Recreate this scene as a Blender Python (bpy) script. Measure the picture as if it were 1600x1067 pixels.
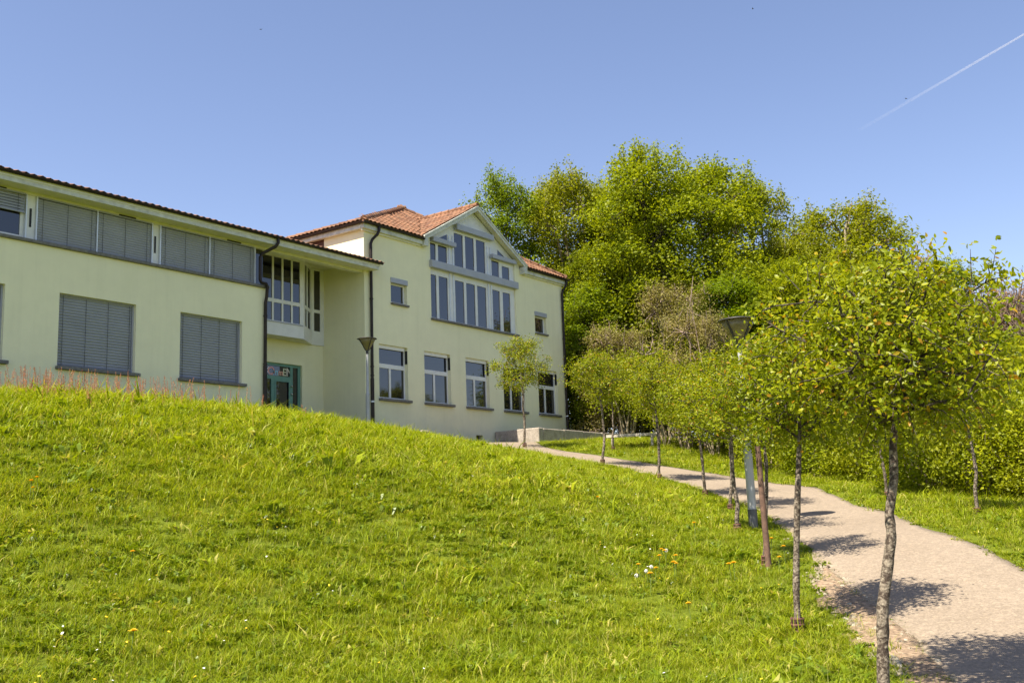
import bpy, math, random
import numpy as np
from mathutils import Vector, Matrix

# ------------------------------------------------------------------ scene, camera, light
for o in list(bpy.data.objects): bpy.data.objects.remove(o)
SC = bpy.context.scene
COL = SC.collection
R_AX = Vector((0.59055332, -0.80625811, -0.03456362))
U_AX = Vector((-0.11145113, -0.12390337, 0.98601552))
F_AX = Vector((0.79926556, 0.57844258, 0.16302992))
cam = bpy.data.cameras.new('camera')
cam.sensor_width = 36.0; cam.lens = 36.0*1598.36/1600.0
cam.clip_start = 0.1; cam.clip_end = 30000
camo = bpy.data.objects.new('camera', cam); COL.objects.link(camo)
camo.matrix_world = Matrix(((R_AX.x, U_AX.x, -F_AX.x, 0), (R_AX.y, U_AX.y, -F_AX.y, 0), (R_AX.z, U_AX.z, -F_AX.z, 0), (0, 0, 0, 1)))
SC.camera = camo

SUN_EL = math.radians(59); SUN_H = Vector((-0.981, 0.195, 0)).normalized()
SUN = Vector((SUN_H.x*math.cos(SUN_EL), SUN_H.y*math.cos(SUN_EL), math.sin(SUN_EL)))
world = bpy.data.worlds.new('World'); SC.world = world; world.use_nodes = True
wn = world.node_tree.nodes; wl = world.node_tree.links
sky = wn.new('ShaderNodeTexSky'); sky.sky_type = 'NISHITA'; sky.sun_disc = False
sky.sun_elevation = SUN_EL; sky.sun_rotation = math.atan2(SUN_H.x, SUN_H.y)
sky.altitude = 500; sky.air_density = 1.0; sky.dust_density = 0.8; sky.ozone_density = 2.5
tn = wn.new('ShaderNodeMix'); tn.data_type = 'RGBA'; tn.blend_type = 'MULTIPLY'; tn.inputs[0].default_value = 1.0
tn.inputs[7].default_value = (1.13, 0.985, 0.99, 1.0)          # spring haze: the whole sky a touch warmer
wl.new(sky.outputs['Color'], tn.inputs[6]); wl.new(tn.outputs[2], wn['Background'].inputs['Color'])
wn['Background'].inputs['Strength'].default_value = 0.084
sl = bpy.data.lights.new('sun', 'SUN'); sl.energy = 5.0; sl.angle = math.radians(0.55); sl.color = (1.0, 0.92, 0.78)
slo = bpy.data.objects.new('sun', sl); COL.objects.link(slo); slo.location = (-20, 25, 60)
slo.rotation_mode = 'QUATERNION'; slo.rotation_quaternion = SUN.to_track_quat('Z', 'Y')
vs = SC.view_settings; vs.view_transform = 'Standard'; vs.look = 'None'; vs.gamma = 1.0; vs.exposure = 1.3; vs.use_curve_mapping = False
SC.render.engine = 'CYCLES'
SC.cycles.max_bounces = 8; SC.cycles.diffuse_bounces = 4; SC.cycles.transparent_max_bounces = 12
SC.cycles.use_denoising = True

# ------------------------------------------------------------------ helpers
rng = np.random.default_rng(7)
random.seed(7)
ORG = {}
def lin(r, g, b):
    f = lambda c: (c/255/12.92) if c <= 10.31 else ((c/255+0.055)/1.055)**2.4
    return (f(r), f(g), f(b), 1.0)

def tag(o, label=None, cat=None, group=None, kind=None):
    if label: o['label'] = label
    if cat: o['category'] = cat
    if group: o['group'] = group
    if kind: o['kind'] = kind
    return o

def empty(name, loc, label=None, cat=None, group=None, rz=0.0):
    o = bpy.data.objects.new(name, None); COL.objects.link(o)
    o.location = loc; o.rotation_euler = (0, 0, rz); o.empty_display_size = 0.2
    ORG[o.name] = Vector(loc)
    return tag(o, label, cat, group)

def link_mesh(name, me, parent=None, loc=(0, 0, 0)):
    o = bpy.data.objects.new(name, me); COL.objects.link(o)
    o.location = loc
    if parent: o.parent = parent
    return o

class MB:
    """collects faces in world coordinates, then links them as one mesh object"""
    def __init__(s): s.v = []; s.f = []; s.sm = []
    def add(s, vs_, fs, smooth=False):
        n = len(s.v); s.v.extend([tuple(map(float, p)) for p in vs_])
        for q in fs: s.f.append(tuple(i+n for i in q)); s.sm.append(smooth)
        return s
    def box(s, x0, x1, y0, y1, z0, z1):
        v = [(x0,y0,z0),(x1,y0,z0),(x1,y1,z0),(x0,y1,z0),(x0,y0,z1),(x1,y0,z1),(x1,y1,z1),(x0,y1,z1)]
        return s.add(v, [(0,3,2,1),(4,5,6,7),(0,1,5,4),(1,2,6,5),(2,3,7,6),(3,0,4,7)])
    def prism(s, pts, d):
        """closed outline pts (3D, planar) pushed along vector d"""
        n = len(pts); a = [Vector(p) for p in pts]; b = [p+Vector(d) for p in a]
        fs = [tuple(range(n)), tuple(range(2*n-1, n-1, -1))]
        for i in range(n):
            j = (i+1) % n; fs.append((j, i, n+i, n+j))
        return s.add(a+b, fs)
    def tube(s, pts, rad, n=8, cap=True, smooth=True):
        pts = [Vector(p) for p in pts]; m = len(pts)
        if not hasattr(rad, '__len__'): rad = [rad]*m
        V = []; prev = None
        for i, p in enumerate(pts):
            t = (pts[min(i+1, m-1)]-pts[max(i-1, 0)]).normalized()
            if prev is None: prev = t.orthogonal().normalized()
            u = (prev - t*prev.dot(t)).normalized(); prev = u; w = t.cross(u)
            for k in range(n):
                a = 2*math.pi*k/n; V.append(p+(u*math.cos(a)+w*math.sin(a))*rad[i])
        F = []
        for i in range(m-1):
            for k in range(n):
                k2 = (k+1) % n; F.append((i*n+k, i*n+k2, (i+1)*n+k2, (i+1)*n+k))
        s.add(V, F, smooth)
        if cap:
            s.add(V[:n], [tuple(range(n-1, -1, -1))]); s.add(V[-n:], [tuple(range(n))])
        return s
    def lathe(s, c, prof, n=16, smooth=True):
        """prof: (radius, z) pairs about the vertical axis at c"""
        V = []; F = []
        for r_, z in prof:
            for k in range(n):
                a = 2*math.pi*k/n; V.append((c[0]+r_*math.cos(a), c[1]+r_*math.sin(a), c[2]+z))
        for i in range(len(prof)-1):
            for k in range(n):
                k2 = (k+1) % n; F.append((i*n+k, i*n+k2, (i+1)*n+k2, (i+1)*n+k))
        return s.add(V, F, smooth)
    def wall(s, a0, a1, z0, z1, holes, f0, f1):
        """slab with rectangular openings. f0/f1 map (a, z) to the front/back point; one closed surface"""
        A = sorted({a0, a1, *[h[0] for h in holes], *[h[1] for h in holes]}); Z = sorted({z0, z1, *[h[2] for h in holes], *[h[3] for h in holes]})
        A = [a for a in A if a0 <= a <= a1]; Z = [z for z in Z if z0 <= z <= z1]
        def solid(i, j):
            if i < 0 or j < 0 or i >= len(A)-1 or j >= len(Z)-1: return False
            ca, cz = (A[i]+A[i+1])/2, (Z[j]+Z[j+1])/2
            return not any(h[0] < ca < h[1] and h[2] < cz < h[3] for h in holes)
        for i in range(len(A)-1):
            for j in range(len(Z)-1):
                if not solid(i, j): continue
                p = [(A[i], Z[j]), (A[i+1], Z[j]), (A[i+1], Z[j+1]), (A[i], Z[j+1])]
                fr = [f0(*q) for q in p]; bk = [f1(*q) for q in p]
                s.add(fr, [(0,1,2,3)]); s.add(bk, [(3,2,1,0)])
                for k, (di, dj) in enumerate(((0,-1),(1,0),(0,1),(-1,0))):
                    if not solid(i+di, j+dj):
                        k2 = (k+1) % 4; s.add([fr[k], bk[k], bk[k2], fr[k2]], [(0,1,2,3)])
        return s
    def build(s, name, mat, parent=None, origin=None, bevel=0):
        org = ORG[parent.name] if parent is not None and parent.name in ORG else Vector((0,0,0))
        if parent is None and origin is not None: org = Vector(origin)
        V = np.array(s.v, dtype=np.float64)-np.array(org)[None]
        me = bpy.data.meshes.new(name); me.from_pydata(V.tolist(), [], s.f)
        me.polygons.foreach_set('use_smooth', s.sm); me.materials.append(mat); me.update()
        o = link_mesh(name, me, parent, (0,0,0) if parent is not None else org)
        ORG[o.name] = Vector(org)
        if bevel:
            b = o.modifiers.new('edge', 'BEVEL'); b.width = bevel; b.segments = 2; b.limit_method = 'ANGLE'
        return o

def copy_tree(o, parent=None):
    c = o.copy(); COL.objects.link(c)
    if parent: c.parent = parent
    for ch in list(o.children):
        copy_tree(ch, c)
    return c

# ------------------------------------------------------------------ materials
def nodes_of(name):
    m = bpy.data.materials.new(name); m.use_nodes = True
    nt = m.node_tree; return m, nt, nt.nodes['Principled BSDF']
def N(nt, t, **kw):
    n = nt.nodes.new(t)
    for k, v in kw.items():
        if k in n.inputs.keys(): n.inputs[k].default_value = v
        else: setattr(n, k, v)
    return n
def ramp(nt, fac, stops):
    r = nt.nodes.new('ShaderNodeValToRGB'); e = r.color_ramp.elements
    while len(e) < len(stops): e.new(0.5)
    for el, (p, c) in zip(e, stops): el.position = p; el.color = c
    nt.links.new(fac, r.inputs['Fac']); return r.outputs['Color']
def mixc(nt, fac, a, b, blend='MIX'):
    m = nt.nodes.new('ShaderNodeMix'); m.data_type = 'RGBA'; m.blend_type = blend
    for sock, val in ((m.inputs[0], fac), (m.inputs[6], a), (m.inputs[7], b)):
        if hasattr(val, 'is_output'): nt.links.new(val, sock)
        else: sock.default_value = val
    return m.outputs[2]
def gcoord(nt):
    return nt.nodes.new('ShaderNodeNewGeometry').outputs['Position']
def noise(nt, co, scale, detail=4, rough=0.55, dist=0.0):
    n = N(nt, 'ShaderNodeTexNoise', Scale=scale, Detail=detail, Roughness=rough, Distortion=dist)
    nt.links.new(co, n.inputs['Vector']); return n.outputs['Fac']
def bump(nt, b, h, strength=0.3, dist=0.02):
    n = N(nt, 'ShaderNodeBump', Strength=strength, Distance=dist)
    nt.links.new(h, n.inputs['Height']); nt.links.new(n.outputs['Normal'], b.inputs['Normal'])

def simple(name, c, rough=0.6, metal=0.0, var=0.12, scale=6, bmp=0.0, spec=0.5):
    m, nt, b = nodes_of(name); co = gcoord(nt); f = noise(nt, co, scale, 6)
    dk = tuple(x*(1-var*2) for x in c[:3])+(1,); lt = tuple(min(1, x*(1+var)) for x in c[:3])+(1,)
    nt.links.new(ramp(nt, f, [(0.25, dk), (0.7, lt)]), b.inputs['Base Color'])
    b.inputs['Roughness'].default_value = rough; b.inputs['Metallic'].default_value = metal
    b.inputs['Specular IOR Level'].default_value = spec
    if bmp: bump(nt, b, noise(nt, co, scale*12, 3), bmp, 0.01)
    return m

def plaster(name, c):
    m, nt, b = nodes_of(name); co = gcoord(nt)
    big = noise(nt, co, 0.35, 5, 0.6); mid = noise(nt, co, 2.2, 6, 0.65)
    mp = N(nt, 'ShaderNodeMapping'); mp.inputs['Scale'].default_value = (2.5, 2.5, 0.16); nt.links.new(co, mp.inputs['Vector'])
    streak = noise(nt, mp.outputs['Vector'], 1.6, 5, 0.7)
    c0 = ramp(nt, big, [(0.3, tuple(x*0.93 for x in c[:3])+(1,)), (0.7, c)])
    c1 = mixc(nt, 0.5, c0, ramp(nt, mid, [(0.3, (0.9,0.9,0.9,1)), (0.65, (1,1,1,1))]), 'MULTIPLY')
    c2 = mixc(nt, 0.32, c1, ramp(nt, streak, [(0.25, (0.84,0.84,0.81,1)), (0.52, (1,1,1,1))]), 'MULTIPLY')
    sx = nt.nodes.new('ShaderNodeSeparateXYZ'); nt.links.new(co, sx.inputs[0])
    mr = N(nt, 'ShaderNodeMapRange'); mr.inputs['From Min'].default_value = 4.2; mr.inputs['From Max'].default_value = 2.3; nt.links.new(sx.outputs['Z'], mr.inputs['Value'])
    mu = nt.nodes.new('ShaderNodeMath'); mu.operation = 'MULTIPLY'; nt.links.new(mr.outputs[0], mu.inputs[0]); nt.links.new(ramp(nt, noise(nt, co, 1.3, 6, 0.7), [(0.3, (0.1,)*3+(1,)), (0.7, (0.75,)*3+(1,))]), mu.inputs[1])
    c2 = mixc(nt, mu.outputs[0], c2, (0.52, 0.53, 0.44, 1))
    nt.links.new(c2, b.inputs['Base Color']); b.inputs['Roughness'].default_value = 0.9; b.inputs['Specular IOR Level'].default_value = 0.2
    bump(nt, b, noise(nt, co, 90, 3, 0.7), 0.35, 0.006)
    return m

def leafmat(name, cols, trans=0.42, rough=0.5, clump=0.6, tint=(1.15, 1.1, 0.5), spec=0.25):
    """cols: ramp stops over a per-leaf random value"""
    m, nt, b = nodes_of(name); g = nt.nodes.new('ShaderNodeNewGeometry')
    oi = nt.nodes.new('ShaderNodeObjectInfo')
    base = ramp(nt, g.outputs['Random Per Island'], cols)
    cl = noise(nt, g.outputs['Position'], clump, 3)
    c1 = mixc(nt, 0.6, base, ramp(nt, cl, [(0.3, (0.72,0.82,0.75,1)), (0.7, (1.2,1.12,1.0,1))]), 'MULTIPLY')
    c2 = mixc(nt, 0.35, c1, ramp(nt, oi.outputs['Random'], [(0.0, (0.8,0.88,0.8,1)), (1.0, (1.15,1.08,0.95,1))]), 'MULTIPLY')
    nt.links.new(c2, b.inputs['Base Color']); b.inputs['Roughness'].default_value = rough
    b.inputs['Specular IOR Level'].default_value = spec
    tr = nt.nodes.new('ShaderNodeBsdfTranslucent')
    nt.links.new(mixc(nt, 1.0, c2, tint+(1,), 'MULTIPLY'), tr.inputs['Color'])
    mx = nt.nodes.new('ShaderNodeMixShader'); mx.inputs[0].default_value = trans
    nt.links.new(b.outputs[0], mx.inputs[1]); nt.links.new(tr.outputs[0], mx.inputs[2])
    nt.links.new(mx.outputs[0], nt.nodes['Material Output'].inputs['Surface'])
    return m

def bark(name, dark, light, scale=14, lo=0.45, hi=0.6):
    m, nt, b = nodes_of(name)
    tc = nt.nodes.new('ShaderNodeTexCoord').outputs['Object']
    mp = N(nt, 'ShaderNodeMapping'); mp.inputs['Scale'].default_value = (1, 1, 1.25); nt.links.new(tc, mp.inputs['Vector'])
    f = noise(nt, mp.outputs['Vector'], scale, 6, 0.65, 0.6); f2 = noise(nt, tc, scale*3, 4)
    c = mixc(nt, 0.5, ramp(nt, f, [(lo, dark), (hi, light)]), ramp(nt, f2, [(0.3, (0.6,0.55,0.5,1)), (0.7, (1.1,1.1,1.1,1))]), 'MULTIPLY')
    nt.links.new(c, b.inputs['Base Color']); b.inputs['Roughness'].default_value = 0.9
    bump(nt, b, f2, 0.7, 0.012)
    return m

M = {}
M['plaster'] = plaster('pale_render', (0.87, 0.825, 0.56, 1))
M['white_wood'] = simple('white_paint', (0.72, 0.71, 0.68, 1), 0.45, var=0.05, scale=3)
M['cream'] = simple('cream_paint', (0.70, 0.68, 0.54, 1), 0.6, var=0.06, scale=3)
M['fascia'] = simple('fascia_paint', (0.58, 0.58, 0.50, 1), 0.55, var=0.16, scale=5)
M['grey_metal'] = simple('grey_blind_box', (0.36, 0.37, 0.41, 1), 0.45, var=0.05, scale=2)
M['slat'] = simple('blind_slat', (0.28, 0.29, 0.33, 1), 0.42, var=0.05, scale=2, spec=0.5)
M['rail'] = simple('guide_rail', (0.62, 0.64, 0.68, 1), 0.35, 0.3, var=0.04)
M['black'] = simple('black_rubber', (0.012, 0.011, 0.010, 1), 0.6, var=0.1)
M['pipe'] = simple('brown_copper_pipe', (0.028, 0.019, 0.016, 1), 0.45, 0.5, var=0.3, scale=4)
M['stone_sill'] = simple('stone_sill', (0.17, 0.16, 0.145, 1), 0.85, var=0.2, scale=9, bmp=0.3)
M['green_frame'] = simple('green_frame', (0.14, 0.29, 0.23, 1), 0.45, var=0.06)
M['brown_clad'] = simple('brown_cladding', (0.10, 0.045, 0.032, 1), 0.8, var=0.2, scale=5)
M['steel'] = simple('brushed_steel', (0.6, 0.6, 0.62, 1), 0.25, 0.9, var=0.05)
M['alu'] = simple('pole_aluminium', (0.42, 0.42, 0.43, 1), 0.5, 0.1, var=0.07, scale=5)
M['pole_dark'] = simple('pole_collar', (0.12, 0.12, 0.13, 1), 0.5, 0.3)
M['lamp_rib'] = simple('lamp_rib', (0.055, 0.05, 0.045, 1), 0.5, 0.2)
M['wood_post'] = simple('weathered_stake', (0.15, 0.085, 0.058, 1), 0.85, var=0.3, scale=12, bmp=0.5)
M['pale_wood'] = simple('pale_wood', (0.5, 0.45, 0.36, 1), 0.8, var=0.15, scale=8)
M['guard'] = simple('rusty_guard', (0.11, 0.045, 0.028, 1), 0.8, var=0.3, scale=20)
def pane_mat(name, c):
    m, nt, b = nodes_of(name); co = gcoord(nt)
    nt.links.new(ramp(nt, noise(nt, co, 0.8, 2), [(0.3, tuple(x*0.6 for x in c[:3])+(1,)), (0.7, c)]), b.inputs['Base Color'])
    b.inputs['Roughness'].default_value = 0.03; b.inputs['IOR'].default_value = 1.75; b.inputs['Specular IOR Level'].default_value = 0.6
    bump(nt, b, noise(nt, co, 1.1, 2), 0.05, 0.02)
    return m
M['pane'] = pane_mat('window_glass', (0.014, 0.014, 0.018, 1))
def tile_mat():
    m, nt, b = nodes_of('clay_tile'); g = nt.nodes.new('ShaderNodeNewGeometry'); co = g.outputs['Position']
    a = ramp(nt, g.outputs['Random Per Island'], [(0.0, (0.125,0.052,0.026,1)), (0.5, (0.19,0.082,0.038,1)), (1.0, (0.275,0.128,0.062,1))])
    f = noise(nt, co, 3.5, 6, 0.7)
    c = mixc(nt, ramp(nt, f, [(0.45, (0,0,0,1)), (0.75, (0.75,0.75,0.75,1))]), a, (0.13,0.10,0.062,1))
    nt.links.new(c, b.inputs['Base Color']); b.inputs['Roughness'].default_value = 0.85
    bump(nt, b, noise(nt, co, 60, 3), 0.3, 0.01); return m
M['tile'] = tile_mat()
def concrete_mat():
    m, nt, b = nodes_of('old_concrete'); co = gcoord(nt)
    f = noise(nt, co, 3, 8, 0.7); f2 = noise(nt, co, 26, 5, 0.7)
    c = mixc(nt, ramp(nt, f2, [(0.5, (0,0,0,1)), (0.7, (0.8,0.8,0.8,1))]), ramp(nt, f, [(0.3, (0.24,0.20,0.16,1)), (0.65, (0.46,0.40,0.33,1))]), (0.09,0.08,0.065,1))
    nt.links.new(c, b.inputs['Base Color']); b.inputs['Roughness'].default_value = 0.92; bump(nt, b, f2, 0.6, 0.02); return m
M['concrete'] = concrete_mat()
def lamp_glass():
    m, nt, b = nodes_of('amber_lamp_glass'); co = gcoord(nt)
    nt.links.new(ramp(nt, noise(nt, co, 7, 5), [(0.3, (0.28,0.23,0.10,1)), (0.7, (0.5,0.43,0.22,1))]), b.inputs['Base Color'])
    b.inputs['Roughness'].default_value = 0.18
    tr = nt.nodes.new('ShaderNodeBsdfTranslucent'); tr.inputs['Color'].default_value = (0.62,0.52,0.22,1)
    mx = nt.nodes.new('ShaderNodeMixShader'); mx.inputs[0].default_value = 0.5
    nt.links.new(b.outputs[0], mx.inputs[1]); nt.links.new(tr.outputs[0], mx.inputs[2])
    nt.links.new(mx.outputs[0], nt.nodes['Material Output'].inputs['Surface']); return m
M['lamp_glass'] = lamp_glass()
def ground_mat():
    m, nt, b = nodes_of('meadow_soil'); co = gcoord(nt)
    f = noise(nt, co, 0.9, 6, 0.6); f2 = noise(nt, co, 14, 6, 0.7)
    c = mixc(nt, 0.5, ramp(nt, f, [(0.3, (0.09,0.12,0.008,1)), (0.7, (0.15,0.18,0.012,1))]), ramp(nt, f2, [(0.3, (0.04,0.05,0.006,1)), (0.7, (0.15,0.19,0.02,1))]))
    nt.links.new(c, b.inputs['Base Color']); b.inputs['Roughness'].default_value = 0.95; b.inputs['Specular IOR Level'].default_value = 0.1
    bump(nt, b, f2, 0.8, 0.05); return m
M['ground'] = ground_mat()
def path_mat():
    m, nt, b = nodes_of('gravelly_asphalt'); co = gcoord(nt)
    f = noise(nt, co, 0.6, 6, 0.6); f2 = noise(nt, co, 9, 6, 0.65)
    vo = N(nt, 'ShaderNodeTexVoronoi', Scale=60.0); nt.links.new(co, vo.inputs['Vector'])
    vs2 = N(nt, 'ShaderNodeTexVoronoi', Scale=26.0); nt.links.new(co, vs2.inputs['Vector'])
    c = ramp(nt, f, [(0.3, (0.232,0.188,0.142,1)), (0.7, (0.272,0.222,0.170,1))])
    c = mixc(nt, 0.55, c, ramp(nt, f2, [(0.3, (0.82,0.80,0.78,1)), (0.7, (1.08,1.07,1.05,1))]), 'MULTIPLY')
    c = mixc(nt, 0.75, c, ramp(nt, vo.outputs['Color'], [(0.1, (0.75,0.74,0.72,1)), (0.6, (1.0,1.0,1.0,1)), (0.95, (1.25,1.23,1.2,1))]), 'MULTIPLY')
    c = mixc(nt, 0.6, c, ramp(nt, vs2.outputs['Color'], [(0.1, (0.88,0.87,0.85,1)), (0.7, (1.0,1.0,1.0,1)), (0.93, (1.25,1.22,1.16,1))]), 'MULTIPLY')
    nt.links.new(c, b.inputs['Base Color']); b.inputs['Roughness'].default_value = 0.95; b.inputs['Specular IOR Level'].default_value = 0.15
    bump(nt, b, vo.outputs['Distance'], 0.3, 0.008); return m
M['path'] = path_mat()
M['soil'] = simple('bare_soil', (0.27, 0.195, 0.13, 1), 0.95, var=0.32, scale=22, bmp=0.5, spec=0.1)
M['stone'] = leafmat('gravel_stone', [(0, (0.16,0.125,0.09,1)), (0.6, (0.25,0.205,0.155,1)), (1, (0.40,0.35,0.29,1))], trans=0.0, rough=0.9)
# foliage
M['grass'] = leafmat('grass_blades', [(0, (0.135,0.185,0.004,1)), (0.5, (0.23,0.29,0.008,1)), (0.84, (0.32,0.365,0.014,1)), (0.93, (0.42,0.38,0.09,1)), (1, (0.52,0.46,0.18,1))], 0.42, 0.5, 1.1, spec=0.18)
M['clover'] = leafmat('clover_leaf', [(0, (0.10,0.15,0.005,1)), (0.6, (0.17,0.235,0.008,1)), (1, (0.26,0.31,0.03,1))], 0.38, 0.4, 1.5, spec=0.35)
M['grass_dry'] = leafmat('dry_stalk', [(0, (0.22,0.25,0.03,1)), (0.6, (0.32,0.31,0.07,1)), (1, (0.48,0.40,0.18,1))], 0.35, 0.5, 1.5, spec=0.2)
M['leaf_young'] = leafmat('young_tree_leaf', [(0, (0.15,0.19,0.004,1)), (0.5, (0.25,0.295,0.007,1)), (0.92, (0.35,0.37,0.012,1)), (0.97, (0.40,0.25,0.02,1)), (1, (0.44,0.23,0.025,1))], 0.5, 0.4, 1.6, spec=0.25)
M['leaf_bright'] = leafmat('maple_leaf', [(0, (0.15,0.19,0.005,1)), (0.6, (0.27,0.315,0.008,1)), (1, (0.38,0.40,0.015,1))], 0.5, 0.45, 0.45, spec=0.2)
M['leaf_mid'] = leafmat('hazel_leaf', [(0, (0.14,0.165,0.006,1)), (0.6, (0.245,0.275,0.010,1)), (1, (0.34,0.355,0.017,1))], 0.48, 0.45, 0.45, spec=0.2)
M['leaf_dark'] = leafmat('dark_leaf', [(0, (0.10,0.16,0.007,1)), (0.6, (0.18,0.25,0.010,1)), (1, (0.28,0.34,0.016,1))], 0.46, 0.45, 0.5, spec=0.22)
M['leaf_olive'] = leafmat('blackthorn_leaf', [(0, (0.15,0.125,0.04,1)), (0.5, (0.22,0.19,0.06,1)), (1, (0.30,0.27,0.08,1))], 0.3, 0.6, 0.5)
M['bud'] = leafmat('bare_tree_bud', [(0, (0.24,0.15,0.09,1)), (1, (0.36,0.22,0.12,1))], 0.3, 0.7, 0.5)
M['bark_young'] = bark('lichen_bark', (0.055,0.037,0.025,1), (0.34,0.285,0.215,1), 24, 0.44, 0.64)
M['bark_dark'] = bark('dark_bark', (0.035,0.026,0.018,1), (0.12,0.10,0.075,1), 8)
M['bark_pale'] = bark('pale_bark', (0.16,0.12,0.075,1), (0.40,0.33,0.22,1), 7, 0.35, 0.6)
M['bark_purple'] = bark('bare_twig_bark', (0.20,0.14,0.11,1), (0.34,0.26,0.21,1), 7)
M['yellow'] = simple('yellow_petal', (0.75, 0.48, 0.01, 1), 0.6, var=0.1, scale=40)
M['seedhead'] = simple('white_seedhead', (0.72, 0.70, 0.66, 1), 0.8, var=0.05, scale=40)
M['stem'] = simple('flower_stem', (0.13, 0.18, 0.03, 1), 0.6, var=0.1, scale=20)
M['sorrel'] = leafmat('sorrel_seed', [(0, (0.30,0.10,0.05,1)), (0.6, (0.46,0.20,0.12,1)), (1, (0.52,0.34,0.18,1))], 0.3, 0.7, 2.0, (1.1,0.9,0.8))

# ------------------------------------------------------------------ terrain
CP = np.array([
# tree row / path side
(7.6,2.4,-1.45),(10.17,3.96,-1.28),(12.42,5.19,-.82),(15.3,6.6,-.46),(17.47,7.89,-.17),(19.03,9.11,.13),(21.58,11.5,.59),(24.66,14.87,1.17),(27.82,19.76,2.04),
# path right edge
(12.32,2.23,-.85),(14.46,3.49,-.47),(17.08,4.97,-.19),(18.73,6.11,-.03),(20.35,7.26,.2),(22.13,9.05,.43),(24.03,11.52,.77),(25.7,14.27,1.21),(27.2,17.33,1.70),(29.0,20.4,2.15),
# right bank
(16.3,2.6,-.40),(19.5,4.0,-.1),(23,7,.35),(26.5,11.5,1.0),(28.5,15.5,1.75),(31.5,18.5,2.35),(33,21,2.5),(20,-4,-.9),(28,0,0),(35,8,1.2),(40,18,2.5),(14,-3,-1.3),
# camera side
(0,0,-1.58),(-8,-4,-2.1),(4,-6,-1.9),(9,0,-1.5),(5,2.2,-1.52),(-5,4,-1.5),
# bank
(4.2,7.9,-1.12),(6.6,6.2,-1.28),(8.0,4.6,-1.36),(-3,10,-.9),
(6.6,12.8,.62),(9.2,11.6,.55),(12.3,10.2,.42),(15.2,9.6,.33),(1,14,.6),(-6,15,.6),
(9.2,17.8,2.28),(11.5,17.8,2.36),(13.6,17.6,2.28),(16.4,17.9,2.26),(19.2,18.6,2.18),(21.5,19.4,2.13),(23.6,19.9,2.07),(4,18,2.2),(-4,19,2.2),
(18.5,14.2,1.35),(21.5,16.2,1.62),
# plateau
(8,20.5,2.5),(13,20.5,2.52),(18,21,2.5),(22,22,2.45),(25.5,22.3,2.36),(28,22.3,2.4),(30.5,22.5,2.5),(-4,23,2.5),(12,25,2.5),(20,25,2.5),(30,25,2.5),(40,26,2.6),(12,40,3),(30,40,3.2),(50,40,4),(-10,40,2.8),(55,20,2.6),(45,5,1.2),(40,-10,-.6),(20,-14,-1.8),(0,-14,-2.3),(-14,-10,-2.4)])
def _tp(r2): return np.where(r2>0,r2*np.log(np.maximum(r2,1e-12)),0)*.5
_P=CP[:,:2];_n=len(CP);_d=((_P[:,None]-_P[None])**2).sum(-1)
_A=np.zeros((_n+3,_n+3));_A[:_n,:_n]=_tp(_d)+np.eye(_n)*3.0;_A[:_n,_n]=1;_A[:_n,_n+1:]=_P;_A[_n:,:_n]=_A[:_n,_n:].T
_w=np.linalg.solve(_A,np.r_[CP[:,2],0,0,0])
def hz(x,y):
    x=np.clip(np.asarray(x,float),-12,54);y=np.clip(np.asarray(y,float),-13,40)
    sh=x.shape;q=np.stack([x.ravel(),y.ravel()],1);out=np.empty(len(q))
    for i in range(0,len(q),20000):
        k=q[i:i+20000];out[i:i+20000]=_tp(((k[:,None]-_P[None])**2).sum(-1))@_w[:_n]+_w[_n]+k@_w[_n+1:]
    return out.reshape(sh)

def strip_noise(n, amp, seed, step=3):
    g = np.random.default_rng(seed); k = g.normal(0, amp, n//step+3)
    return np.interp(np.arange(n), np.arange(len(k))*step, k)+g.normal(0, amp*0.4, n)
def resample(P, n):
    P = np.array(P, float); d = np.r_[0, np.cumsum(np.hypot(*np.diff(P, axis=0).T))]; t = np.linspace(0, d[-1], n)
    return np.stack([np.interp(t, d, P[:, 0]), np.interp(t, d, P[:, 1])], 1)
def smooth(P, k=5):
    Q = P.copy()
    for _ in range(k): Q[1:-1] = (Q[:-2]+2*Q[1:-1]+Q[2:])/4
    return Q

gx = np.r_[-900, -300, -120, -50, -24, np.arange(-12, 54.01, 0.5), 66, 100, 200, 400, 900]
gy = np.r_[-900, -300, -120, -50, -24, np.arange(-13, 40.01, 0.5), 55, 90, 200, 400, 900]
GX, GY = np.meshgrid(gx, gy); GZ = hz(GX, GY)
nx, ny = len(gx), len(gy)
idx = np.arange(nx*ny).reshape(ny, nx)
me = bpy.data.meshes.new('ground')
me.from_pydata(np.stack([GX.ravel(), GY.ravel(), GZ.ravel()], 1).tolist(), [], np.stack([idx[:-1,:-1], idx[:-1,1:], idx[1:,1:], idx[1:,:-1]], -1).reshape(-1, 4).tolist())
me.polygons.foreach_set('use_smooth', [True]*len(me.polygons)); me.materials.append(M['ground'])
tag(link_mesh('ground', me), kind='structure')

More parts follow.
